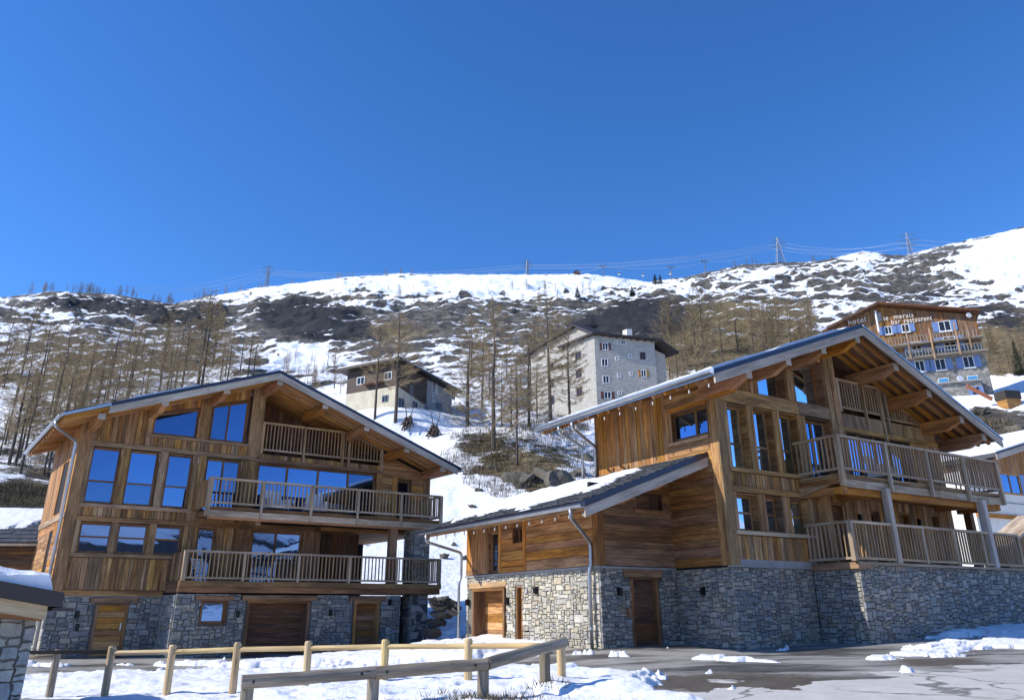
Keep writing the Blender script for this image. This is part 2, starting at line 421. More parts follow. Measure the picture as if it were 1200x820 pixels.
def land(X, Y, rough=True):
    X = np.asarray(X, float); Y = np.asarray(Y, float)
    D = np.hypot(X, Y)
    b = sstep(34, 54, D)
    nz = near_z(np.where(b < 1, X, 0), np.where(b < 1, Y, 20)); fz = far_z(X, Y)
    Z = nz * (1 - b) + fz * b
    if rough:
        AZ = np.arctan2(X, Y)
        ph = sstep(55, 80, D)
        amp = ph * np.clip(D, 0, 700) * .022 * (1 - .88 * sstep(820, 990, D))
        n1 = fbm(X / 38 + 3, Y / 38 + 7, 11, 5, .55) - .5
        ridge = 1 - np.abs(2 * fbm(X / 70 + Y / 200, Y / 46, 31, 4) - 1)
        Z = Z + amp * (n1 * 1.0 + (ridge - .75) * .9)
        Z = Z + ph * (fbm(X / 6.5, Y / 6.5, 41, 4, .6) - .5) * np.clip(D / 110, .5, 2.6)
        Z = Z + sstep(140, 260, D) * (1 - .9 * sstep(800, 985, D)) * np.clip(D, 0, 700) * .020 * ((1 - np.abs(2 * fbm(X / 60 + Y / 90, Y / 24 - X / 110, 131, 5, .55) - 1)) - .75)
        # building shelves
        for sx, sy, sr, szz in SHELVES:
            w = 1 - sstep(sr * .6, sr * 1.15, np.hypot(X - sx, Y - sy)); Z = Z * (1 - w) + szz * w
    return Z
SHELVES = []
for px, py, d, r in ((468, 491, 116, 12), (690, 508, 148, 17), (1100, 484, 126, 15)):
    p = at(px, py, d); SHELVES.append((p[0], p[1], r, p[2]))
def lz(x, y): return float(land(np.array([x]), np.array([y]))[0])
def find(px, py, dmin=56, dmax=1100):
    """where the line of sight through a photo pixel meets the hillside"""
    r = ray(px, py); h = math.hypot(r[0], r[1]); D = np.geomspace(dmin, dmax, 500)
    X = r[0] / h * D; Y = r[1] / h * D; zz = land(X, Y) - r[2] / h * D
    k = np.argmax(zz > 0) if (zz > 0).any() else len(D) - 1
    return X[k], Y[k], float(land(X[k:k + 1], Y[k:k + 1])[0]), D[k]

def blob(px, py, cx, cy, rx, ry, rot=0):
    c, s = math.cos(R_(rot)), math.sin(R_(rot)); dx = px - cx; dy = py - cy
    return np.clip(1.25 - np.hypot((dx * c + dy * s) / rx, (-dx * s + dy * c) / ry), 0, 1)

def snow_shader(m):
    f = m.noise(m.obj(), 1.6, 6, .62); f2 = m.noise(m.obj(), 24, 3, .6)
    return f, f2
m = N('snow'); f, f2 = snow_shader(m)
f3 = m.noise(m.obj(), 70, 2, .6); f4 = m.noise(m.obj(), .7, 5, .65)
sc_ = m.ramp(f, [(.3, (.78, .80, .83)), (.65, (.88, .88, .88))])
sc_ = m.mix(m.math('MULTIPLY', m.ramp(f3, [(.62, (0,) * 3), (.72, (1,) * 3)]), m.ramp(f4, [(.46, (.0,) * 3), (.62, (.55,) * 3)])), sc_, (.22, .18, .13))
m.col(m.mix(m.ramp(f4, [(.5, (0,) * 3), (.72, (.35,) * 3)]), sc_, (.55, .51, .45))); m.bump(m.math('ADD', m.math('MULTIPLY', f, .75), m.math('MULTIPLY', f2, .12)), .55, .16); m.set(Roughness=.6)
m.b.inputs['Specular IOR Level'].default_value = .25
m = N('hillside')
def attr(m, n): return m.n('ShaderNodeAttribute', attribute_name=n).outputs['Fac']
a_s, a_d, a_b = attr(m, 'snow'), attr(m, 'dark'), attr(m, 'brown')
n1 = m.noise(m.obj((.16, .16, .3)), 1, 7, .7); n2 = m.noise(m.obj((.9, .9, 1.4)), 1, 6, .7); n3 = m.noise(m.obj((.045, .045, .09)), 1, 6, .65)
grass = m.ramp(n2, [(.3, (.075, .055, .03)), (.52, (.18, .138, .075)), (.75, (.29, .23, .13))])
rock = m.ramp(n1, [(.34, (.032, .030, .028)), (.52, (.11, .10, .086)), (.68, (.25, .23, .195))])
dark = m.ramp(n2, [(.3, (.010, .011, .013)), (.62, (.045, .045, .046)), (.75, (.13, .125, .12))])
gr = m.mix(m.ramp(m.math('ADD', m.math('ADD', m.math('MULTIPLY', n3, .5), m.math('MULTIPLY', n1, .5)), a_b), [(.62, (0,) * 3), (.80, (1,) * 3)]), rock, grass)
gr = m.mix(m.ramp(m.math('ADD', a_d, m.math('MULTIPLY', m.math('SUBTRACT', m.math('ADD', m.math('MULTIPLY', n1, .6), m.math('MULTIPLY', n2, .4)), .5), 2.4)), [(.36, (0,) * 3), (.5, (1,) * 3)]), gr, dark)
sn = m.math('ADD', a_s, m.math('MULTIPLY', m.math('SUBTRACT', m.math('ADD', m.math('MULTIPLY', n1, .58), m.math('MULTIPLY', n2, .42)), .5), 1.5))
sf = m.ramp(sn, [(.46, (0,) * 3), (.54, (1,) * 3)])
m.col(m.mix(sf, gr, (.88, .89, .9))); m.set(Roughness=.85); m.b.inputs['Specular IOR Level'].default_value = .15
m.bump(m.math('ADD', m.math('MULTIPLY', n1, .8), m.math('MULTIPLY', n2, .35)), .8, .8)

# far and middle hillside
NAZ, NR = 860, 460
AZg = np.radians(np.linspace(-48, 48, NAZ)); Rg = np.geomspace(40, 1900, NR)
AZm, Rm = np.meshgrid(AZg, Rg); X = Rm * np.sin(AZm); Y = Rm * np.cos(AZm); Z = land(X, Y)
PX, PY = projv(X, Y, Z)
# snow cover: streaks, with more and less of it where the mountain has it
st = .6 * fbm(X / 13 + .25 * Y / 26, Y / 30 - X / 90, 51, 6, .66) + .4 * (1 - np.abs(2 * fbm(X / 22 + Y / 60, Y / 20 - X / 70, 58, 5, .6) - 1))
big = fbm(X / 150, Y / 150, 71, 4, .5)
S = .66 + (st - .56) * 1.7 + (big - .5) * .5
for cx, cy, rx, ry, rot, v in (
    (350, 412, 75, 22, -8, .55), (300, 345, 70, 10, -6, .28), (450, 333, 150, 12, 0, .30), (620, 338, 170, 16, 0, .30), (740, 330, 70, 12, 5, .2),
    (600, 402, 380, 46, 0, -.2), (110, 450, 200, 60, 0, -.16), (450, 330, 200, 14, 0, .28), (620, 332, 160, 14, 0, .25), (352, 374, 72, 27, 8, -.72), (110, 357, 75, 11, 4, -.8), (185, 369, 32, 15, 10, -.75), (240, 372, 38, 20, 0, -.6), (30, 372, 35, 10, 0, -.2),
    (765, 374, 52, 28, 0, -.95), (690, 384, 60, 18, -22, -.5), (640, 380, 70, 30, 0, -.18), (470, 385, 90, 24, -12, -.42), (560, 372, 60, 20, -12, -.15),
    (870, 405, 100, 48, 0, -.55), (890, 322, 60, 10, 0, .1), (1000, 340, 130, 30, 0, -.06), (1175, 312, 60, 24, -10, .6), (1180, 288, 60, 14, -20, .6),
    (1110, 352, 120, 30, 12, -.20), (960, 335, 120, 25, 0, .08), (1180, 410, 60, 40, 0, -.75), (1080, 308, 45, 9, -18, -.45), (1010, 297, 40, 7, 0, .4),
    (120, 450, 190, 60, 0, -.02), (60, 530, 90, 40, 0, -.05), (20, 585, 70, 22, 0, -.7), (320, 470, 90, 40, 0, .05),
    (500, 492, 85, 15, 0, .8), (620, 548, 80, 42, 8, -.52), (545, 520, 60, 26, 20, -.1), (560, 610, 70, 46, 0, .9), (520, 655, 60, 50, 0, 1), (660, 500, 50, 10, 0, .25),
    (1130, 466, 80, 11, 0, .9), (1165, 500, 70, 22, 0, -.9), (1150, 540, 70, 12, 0, .8), (700, 440, 80, 60, 0, -.25)):
    S = S + v * blob(PX, PY, cx, cy, rx, ry, rot)
sl_ = np.gradient(Z, axis=0) / np.gradient(Rm, axis=0); kk_ = np.ones(41) / 41
sm_ = np.apply_along_axis(lambda q: np.convolve(np.pad(q, 20, 'edge'), kk_, 'valid'), 0, sl_)
S = S - np.clip(sl_ - sm_, -.5, .6) * 1.15 * sstep(130, 240, Rm)
near_b = 1 - sstep(50, 66, Rm); S = S + near_b * .8
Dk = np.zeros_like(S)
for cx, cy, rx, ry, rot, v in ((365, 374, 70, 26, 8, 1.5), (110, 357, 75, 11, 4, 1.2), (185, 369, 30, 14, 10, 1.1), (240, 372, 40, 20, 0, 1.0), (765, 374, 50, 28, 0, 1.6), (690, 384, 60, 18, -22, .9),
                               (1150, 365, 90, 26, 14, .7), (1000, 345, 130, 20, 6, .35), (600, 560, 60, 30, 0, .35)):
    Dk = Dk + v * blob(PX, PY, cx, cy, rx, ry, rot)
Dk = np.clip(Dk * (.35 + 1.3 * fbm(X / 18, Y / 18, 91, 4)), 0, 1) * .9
Br = np.zeros_like(S)
for cx, cy, rx, ry, rot, v in ((870, 400, 115, 52, 0, .6), (620, 548, 95, 50, 8, .45), (120, 470, 220, 70, 0, .4), (20, 585, 80, 25, 0, .5), (1185, 410, 65, 45, 0, .6), (660, 470, 110, 50, 0, .45), (455, 388, 70, 22, 0, .25), (1165, 515, 60, 30, 0, .2)): Br = Br + v * blob(PX, PY, cx, cy, rx, ry, rot)
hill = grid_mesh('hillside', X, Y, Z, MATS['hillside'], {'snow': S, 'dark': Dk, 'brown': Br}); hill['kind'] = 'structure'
# the valley side behind the viewer (it shows in the window panes)
az2 = np.radians(np.linspace(48, 312, 150)); r2 = np.geomspace(45, 2200, 60)
A2, R2 = np.meshgrid(az2, r2); X2 = R2 * np.sin(A2); Y2 = R2 * np.cos(A2)
t2 = np.clip((R2 - 90) / 1300, 0, 1); edge = np.minimum(sstep(0, .45, A2 - R_(48)), sstep(0, .45, R_(312) - A2))
Zb = -1.9 - 9 * sstep(45, 130, R2) * edge + edge * t2 ** 1.3 * (150 + 190 * (fbm(np.cos(A2) * 3 + 5, np.sin(A2) * 3 + 5, 5, 4) - .4)) + edge * t2 * 30 * (fbm(X2 / 120, Y2 / 120, 8, 5) - .5)
A2c = np.where(A2 > math.pi, A2 - 2 * math.pi, A2)
Ae = np.clip(A2c, -R_(48), R_(48)); Zs = land(R2 * np.sin(Ae), R2 * np.cos(Ae), False)
Zb = Zb * edge + Zs * (1 - edge)
vs = grid_mesh('valley', X2, Y2, Zb, MATS['hillside'], {'snow': .62 + (fbm(X2 / 90, Y2 / 150, 3, 5) - .5) * 1.6, 'dark': np.zeros_like(Zb) + .4, 'brown': np.zeros_like(Zb)}); vs['kind'] = 'structure'

# ---------------------------------------------------------------- ground close by, and the snow lying on it
m = N('ground')
a_p = attr(m, 'pale'); a_m = attr(m, 'mud')
g1 = m.noise(m.obj(), 2.2, 7, .65); g2 = m.noise(m.obj(), 60, 3, .7); g3 = m.noise(m.obj((.5, .5, 1)), 1, 5, .6)
g4 = m.noise(m.obj((.30, .8, 1)), 1.0, 6, .62)
wet = m.mix(m.ramp(g4, [(.40, (0,) * 3), (.54, (1,) * 3)]), m.ramp(g1, [(.3, (.05, .048, .046)), (.7, (.115, .11, .104))]), m.ramp(m.math('ADD', m.math('MULTIPLY', g1, .5), m.math('MULTIPLY', g2, .5)), [(.3, (.26, .245, .22)), (.7, (.44, .42, .38))]))
dry = m.ramp(m.math('ADD', m.math('MULTIPLY', g1, .6), m.math('MULTIPLY', g2, .4)), [(.3, (.40, .375, .335)), (.7, (.60, .57, .52))])
mud = m.ramp(g1, [(.3, (.07, .058, .045)), (.7, (.15, .13, .10))])
vo = m.n('ShaderNodeTexVoronoi', feature='DISTANCE_TO_EDGE', i_Scale=.42)
wv = m.n('ShaderNodeVectorMath', operation='ADD'); nz_ = m.n('ShaderNodeTexNoise', i_Scale=1.2, i_Detail=5.); m.l(m.obj(), nz_.inputs[0]); m.l(m.obj(), wv.inputs[0]); m.l(nz_.outputs['Color'], wv.inputs[1]); m.l(wv.outputs[0], vo.inputs['Vector'])
crack = m.ramp(vo.outputs['Distance'], [(.008, (1,) * 3), (.022, (0,) * 3)])
crack = m.math('MULTIPLY', crack, m.ramp(g3, [(.42, (0,) * 3), (.55, (1,) * 3)]))
dry = m.mix(m.math('MULTIPLY', crack, .75), dry, (.07, .068, .062))
pf = m.ramp(m.math('ADD', a_p, m.math('MULTIPLY', m.math('SUBTRACT', g1, .5), .55)), [(.46, (0,) * 3), (.54, (1,) * 3)])
mf = m.ramp(m.math('ADD', a_m, m.math('MULTIPLY', m.math('SUBTRACT', g1, .5), .7)), [(.42, (0,) * 3), (.58, (1,) * 3)])
m.col(m.mix(pf, m.mix(mf, wet, mud), dry))
m.l(m.math('ADD', m.math('MULTIPLY', pf, .4), .5), m.b.inputs['Roughness']); m.b.inputs['Specular IOR Level'].default_value = .3
m.bump(m.math('ADD', m.math('MULTIPLY', g2, .5), m.math('MULTIPLY', g1, .4)), .5, .02)

AZg = np.radians(np.linspace(-48, 48, 1150)); Rg = np.geomspace(5.5, 40, 420)
AZm, Rm = np.meshgrid(AZg, Rg); X = Rm * np.sin(AZm); Y = Rm * np.cos(AZm); Z = land(X, Y, False)
PX, PY = projv(X, Y, Z)
def line_y(px, pts): xs, ys = zip(*pts); return np.interp(px, xs, ys)
nb = fbm(X * 1.1, Y * 1.1, 5, 5, .6) - .5; nb2 = fbm(X * .35, Y * .35, 15, 4) - .5
pale = sstep(-9, 9, PY - line_y(PX, ((600, 836), (740, 822), (830, 813), (1000, 794), (1200, 774))) + nb * 26)
for cx, cy, rx, ry, v in ((850, 797, 60, 5, .55), (790, 812, 50, 5, .4), (930, 792, 45, 4, .45), (760, 783, 60, 5, .3)): pale = pale + v * blob(PX, PY, cx, cy, rx, ry)
mudm = blob(PX, PY, 870, 800, 260, 20) * .75 + blob(PX, PY, 1100, 775, 130, 12) * .6 + blob(PX, PY, 1045, 748, 30, 7) * .9
gnd = grid_mesh('ground', X, Y, Z, MATS['ground'], {'pale': pale, 'mud': mudm}); gnd['kind'] = 'structure'
# camera apron (below the picture)
Ra = np.geomspace(.4, 5.5, 12); Aa = np.radians(np.linspace(-180, 180, 73)); Am, Rm2 = np.meshgrid(Aa, Ra)
# snow thickness
H = np.full_like(X, -.25)
def addsnow(mask, h): 
    global H
    H = np.maximum(H, mask * h - (1 - mask) * .25)
low = PY - line_y(PX, ((-200, 786), (40, 792), (110, 792), (300, 786), (460, 780), (600, 778), (680, 785), (740, 798), (775, 820), (1300, 900)))
addsnow(sstep(-5, 9, low + nb * 16), .20 + nb2 * .2)
band = sstep(0, 6, PY - line_y(PX, ((-50, 772), (90, 776), (300, 772), (480, 757), (560, 745), (620, 700))) + nb * 6) * sstep(0, 5, line_y(PX, ((-50, 781), (100, 783), (300, 784), (430, 783), (580, 777), (640, 771), (660, 750))) - PY + nb * 10)
addsnow(band, .16)
addsnow(sstep(-4, 4, blob(PX, PY, 525, 768, 62, 11) * 20 - 8 + nb * 12), .3)
pat = (sstep(0, 10, PY - line_y(PX, ((900, 800), (985, 778), (1060, 755), (1110, 745), (1180, 736), (1300, 734))) + nb * 24) * sstep(0, 8, line_y(PX, ((900, 766), (980, 780), (1100, 772), (1200, 765), (1300, 760))) - PY + nb * 18)
       * sstep(-.16, .02, fbm(X * .5 + Y * .8, Y * 2.6 - X * 1.4, 25, 5, .6) - .5 + .10))
addsnow(pat, .08)
for cx, cy, rx, ry, h in ((850, 772, 34, 4.5, .18), (905, 775, 26, 2.2, .08), (985, 783, 14, 3, .1), (690, 803, 70, 13, .3), ):
    addsnow(sstep(-.15, .6, blob(PX, PY, cx, cy, rx, ry) - .5 + nb * 2.6 + nb2 * .6), h * .5)
bk = sstep(0, 7, line_y(PX, ((440, 700), (500, 748), (525, 757), (548, 745), (560, 700))) - PY + nb * 8) * sstep(26, 31, Rm) * sstep(490, 505, PX)
addsnow(bk, .22)
H = H * np.where(H > 0, 1 - sstep(38.5, 40, Rm), 1)
lump = fbm(X * 1.7, Y * 1.7, 61, 5, .55) - .5
_r = np.random.RandomState(3)
for tx0, ty0, tx1, ty1 in ((-3.6, 11.9, -.6, 15.2), (-8.0, 14.5, -2.6, 15.6), (-1.2, 12.4, .9, 14.0)):
    n_ = int(math.hypot(tx1 - tx0, ty1 - ty0) / .36)
    for k in range(n_):
        fx = tx0 + (tx1 - tx0) * k / n_ + _r.uniform(-.05, .05); fy = ty0 + (ty1 - ty0) * k / n_ + (.11 if k % 2 else -.11) + _r.uniform(-.04, .04)
        lump = lump - .9 * np.exp(-(((X - fx) / .13) ** 2 + ((Y - fy) / .1) ** 2) ** 2)
Hs = np.where(H > 0, H * (1 + lump * .5) + lump * .05 * sstep(0, .12, H), H)
snow = grid_mesh('snow_cover', X, Y, Z + Hs, MATS['snow'], None, H > -.12); snow['kind'] = 'structure'
def snow_top(x, y):
    a = math.atan2(x, y); r = math.hypot(x, y)
    i = int(np.clip(np.searchsorted(Rg, r), 0, len(Rg) - 1)); j = int(np.clip(np.searchsorted(AZg, a), 0, len(AZg) - 1))
    return float(Z[i, j] + max(0, Hs[i, j]))
# ground underfoot and beside the viewer
Ra = np.geomspace(.3, 45, 40); Aa = np.radians(np.linspace(48, 312, 90)); Am, Rm2 = np.meshgrid(Aa, Ra)
Ac = np.where(Am > math.pi, Am - 2 * math.pi, Am); Xa = Rm2 * np.sin(Am); Ya = Rm2 * np.cos(Am)
k_ = np.clip(np.abs(Ac) - R_(48), 0, None); Ae = np.clip(Ac, -R_(48), R_(48))
Za = land(Rm2 * np.sin(Ae), Rm2 * np.cos(Ae), False); w_ = sstep(0, .5, k_); Za = Za * (1 - w_) + (-1.65 - .25 * sstep(20, 45, Rm2)) * w_
o = grid_mesh('road', Xa, Ya, Za, MATS['ground'], {'pale': np.ones_like(Xa) * .7, 'mud': np.zeros_like(Xa)}); o['kind'] = 'structure'
Ra = np.geomspace(.3, 5.5, 30); Am, Rm2 = np.meshgrid(np.radians(np.linspace(-48, 48, 60)), Ra); Xa = Rm2 * np.sin(Am); Ya = Rm2 * np.cos(Am)
o = grid_mesh('road', Xa, Ya, land(Xa, Ya, False), MATS['ground'], {'pale': np.ones_like(Xa) * .7, 'mud': np.zeros_like(Xa)}); o['kind'] = 'structure'

# ---------------------------------------------------------------- building kit (walls, windows, balconies, masonry)
class Ctx:
    def __init__(s, root, zb, skew=0): s.root = root; s.zb = zb; s.sk = skew; s.stones = []; s.xf = lambda u, v, z: (u - skew * v, v, z - zb)
    def b(s, m, name, mat, parent=None, **k): return m.build(name, mat, parent or s.root, s.xf, **k)
class Front:            # wall plane facing the viewer at v = c
    def __init__(s, c): s.c = c
    def p(s, w, h, d=0): return (w, s.c - d, h)
    n = (0, -1, 0); W = (1, 0, 0)
class Left:             # wall plane facing left at u = c ; w runs along v
    def __init__(s, c): s.c = c
    def p(s, w, h, d=0): return (s.c - d, w, h)
    n = (-1, 0, 0); W = (0, 1, 0)
class Right:
    def __init__(s, c): s.c = c
    def p(s, w, h, d=0): return (s.c + d, w, h)
    n = (1, 0, 0); W = (0, 1, 0)
def K(x): return x if callable(x) else (lambda w: x)
def rbox(pl, w0, w1, h0, h1, d0, d1, m=None, L=None):
    m = m or M(); a = [pl.p(w0, h0, d0), pl.p(w1, h0, d0), pl.p(w1, h1, d0), pl.p(w0, h1, d0)]
    e = tuple(pl.n[k] * (d1 - d0) for k in range(3)); return m.poly(a, e, L)
def strips(w0, w1, width, cuts):
    e = [w0]; w = w0
    while w < w1 - .05:
        w += width * random.uniform(.72, 1.3)
        e.append(min(w, w1))
    if e[-1] < w1: e.append(w1)
    for c in cuts:
        if w0 < c < w1:
            k = min(range(len(e)), key=lambda i: abs(e[i] - c))
            if abs(e[k] - c) < width * .45 and 0 < k < len(e) - 1: e[k] = c
            else: e.append(c); e.sort()
    return [(a, b) for a, b in zip(e, e[1:]) if b - a > .02]
def spans(a, b, lo, hi, ops, gap=.0):
    iv = [(lo, hi)]
    for o0, o1, p0, p1 in ops:
        if a < o1 - .005 and b > o0 + .005:
            iv = [x for l, h in iv for x in ((l, min(h, p0)), (max(l, p1), h)) if x[1] - x[0] > .04]
    return iv
def planks(cx, pl, w0, w1, lo, hi, ops, mat, width=.2, vert=True, t=.028, parent=None, joined=False, name='plank', gap=.013):
    """boards over a wall; lo/hi may be functions of the strip position (vertical) - each board an object of its own"""
    lo, hi = K(lo), K(hi); M_ = M() if joined else None
    if vert:
        for a, b in strips(w0, w1, width, [c for o in ops for c in o[:2]]):
            mid = (a + b) / 2
            for l, h in spans(a, b, lo(mid), hi(mid), ops):
                la, lb = (lo(a), lo(b)) if l == lo(mid) else (l, l); ha, hb = (hi(a), hi(b)) if h == hi(mid) else (h, h)
                d = random.uniform(0, .014); m = M_ or M()
                m.poly([pl.p(a + gap / 2, la, 0), pl.p(b - gap / 2, lb, 0), pl.p(b - gap / 2, hb, 0), pl.p(a + gap / 2, ha, 0)], tuple(x * (t + d) for x in pl.n), (0, 0, 1))
                if not joined: cx.b(m, name, mat, parent)
    else:       # here w0,w1 are heights and lo,hi the horizontal limits
        for a, b in strips(w0, w1, width, [c for o in ops for c in o[2:]]):
            mid = (a + b) / 2
            for l, h in spans(a, b, lo(mid), hi(mid), [(o[2], o[3], o[0], o[1]) for o in ops]):
                la, lb = (lo(a), lo(b)) if l == lo(mid) else (l, l); ha, hb = (hi(a), hi(b)) if h == hi(mid) else (h, h)
                cutp = [l, h]
                if h - l > 5 and not joined: cutp = [l, l + (h - l) * random.uniform(.35, .65), h]
                for c0, c1 in zip(cutp, cutp[1:]):
                    d = random.uniform(0, .014); m = M_ or M()
                    x0a, x0b = (la, lb) if c0 == l else (c0, c0); x1a, x1b = (ha, hb) if c1 == h else (c1 - gap, c1 - gap)
                    m.poly([pl.p(x0a, a + gap / 2, 0), pl.p(x1a, a + gap / 2, 0), pl.p(x1b, b - gap / 2, 0), pl.p(x0b, b - gap / 2, 0)], tuple(x * (t + d) for x in pl.n), pl.W)
                    if not joined: cx.b(m, name, mat, parent)
    if joined: return cx.b(M_, name, mat, parent, kind='stuff')
def wall(cx, pl, w0, w1, lo, hi, ops, mat='dark_void', t=.16, name='wall', m=None):
    """the wall itself behind the boards, with its openings"""
    lo, hi = K(lo), K(hi); mm = m or M()
    for a, b in strips(w0, w1, 2.0, [c for o in ops for c in o[:2]]):
        mid = (a + b) / 2
        for l, h in spans(a, b, lo(mid), hi(mid), ops):
            la, lb = (lo(a), lo(b)) if l == lo(mid) else (l, l); ha, hb = (hi(a), hi(b)) if h == hi(mid) else (h, h)
            mm.poly([pl.p(a, la, -t), pl.p(b, lb, -t), pl.p(b, hb, -t), pl.p(a, ha, -t)], tuple(x * (t - .003) for x in pl.n))
    return mm if m else cx.b(mm, name, mat)
def window(cx, pl, w0, w1, h0, h1, rec=.1, fr=.06, mull=(), trans=(), mat='brown_timber', g='window_glass', top=None, name='window', liner=True, frd=.05):
    """frame with jambs, mullions, transoms; each pane a child.  top(w): sloping head"""
    T = top or (lambda w: h1); m = M()
    if liner:       # jambs, head and sill lining the reveal
        for a, b in ((w0, w0 + .025), (w1 - .025, w1)):
            m.poly([pl.p(a, h0, .012), pl.p(b, h0, .012), pl.p(b, T(b), .012), pl.p(a, T(a), .012)], tuple(-x * (rec + .08) for x in pl.n), pl.n)
        m.poly([pl.p(w0 + .025, h0, .012), pl.p(w1 - .025, h0, .012), pl.p(w1 - .025, h0 + .025, .012), pl.p(w0 + .025, h0 + .025, .012)], tuple(-x * (rec + .08) for x in pl.n), pl.W)
        m.poly([pl.p(w0 + .025, T(w0 + .025) - .025, .012), pl.p(w1 - .025, T(w1 - .025) - .025, .012), pl.p(w1 - .025, T(w1 - .025), .012), pl.p(w0 + .025, T(w0 + .025), .012)], tuple(-x * (rec + .08) for x in pl.n), pl.W)
        i = .026
    else: i = 0
    a, b, c = w0 + i, w1 - i, h0 + i; Ti = lambda w: T(w) - i
    e = tuple(x * frd for x in pl.n); d = -rec
    def bar(x0, x1, y0a, y0b, y1a, y1b): m.poly([pl.p(x0, y0a, d), pl.p(x1, y0b, d), pl.p(x1, y1b, d), pl.p(x0, y1a, d)], e)
    bar(a, a + fr, c, c, Ti(a), Ti(a + fr)); bar(b - fr, b, c, c, Ti(b - fr), Ti(b))
    bar(a + fr, b - fr, c, c, c + fr, c + fr); bar(a + fr, b - fr, Ti(a + fr) - fr, Ti(b - fr) - fr, Ti(a + fr), Ti(b - fr))
    xs = [a + fr] + sorted(mull) + [b - fr]
    for x in mull: bar(x - fr * .55, x + fr * .55, c + fr, c + fr, Ti(x) - fr, Ti(x) - fr)
    for k, (x0, x1) in enumerate(zip(xs, xs[1:])):
        x0_ = x0 + (fr * .55 if k else 0); x1_ = x1 - (fr * .55 if k < len(xs) - 2 else 0)
        for y in trans: bar(x0_, x1_, y - .03, y - .03, y + .03, y + .03)
    f = cx.b(m, name, mat)
    for k, (x0, x1) in enumerate(zip(xs, xs[1:])):
        x0_ = x0 + (fr * .55 if k else 0) - .01; x1_ = x1 - (fr * .55 if k < len(xs) - 2 else 0) + .01
        ys = [c + fr] + sorted(trans) + [None]
        for j in range(len(ys) - 1):
            ya = ys[j] + (.03 if j else 0) - .01
            yb0, yb1 = (ys[j + 1] - .02, ys[j + 1] - .02) if ys[j + 1] is not None else (Ti(x0_) - fr + .01, Ti(x1_) - fr + .01)
            q = M(); tl = random.uniform(-.004, .004); q.poly([pl.p(x0_, ya, d + .012), pl.p(x1_, ya, d + .012 + tl), pl.p(x1_, yb1, d + .012 + tl * .3), pl.p(x0_, yb0, d + .012)], tuple(-x * .012 for x in pl.n))
            cx.b(q, 'pane', g, f)
    return f
def door(cx, pl, w0, w1, h0, h1, rec=.14, mat='brown_timber', fmat='honey_planks', handle=None, n=9, name='door', fw=.11):
    m = M()
    for a, b in ((w0, w0 + fw), (w1 - fw, w1)): rbox(pl, a, b, h0, h1 - fw, -rec - .04, .015, m, (0, 0, 1))
    rbox(pl, w0, w1, h1 - fw, h1, -rec - .04, .02, m, pl.W)
    rbox(pl, w0 + fw, w1 - fw, h0, h1 - fw, -rec - .05, -rec - .02, m, pl.W)
    f = cx.b(m, name, fmat)
    hh = (h1 - fw - h0) / n
    for k in range(n):
        q = rbox(pl, w0 + fw + .004, w1 - fw - .004, h0 + k * hh + .006, h0 + (k + 1) * hh - .006, -rec - .02, -rec + random.uniform(.006, .02), None, pl.W); cx.b(q, 'door_board', mat, f)
    if handle is not None:
        q = M(); rbox(pl, handle - .02, handle + .02, h0 + .95, h0 + 1.2, -rec + .02, -rec + .05, q); cx.b(q, 'handle', 'zinc', f)
    return f
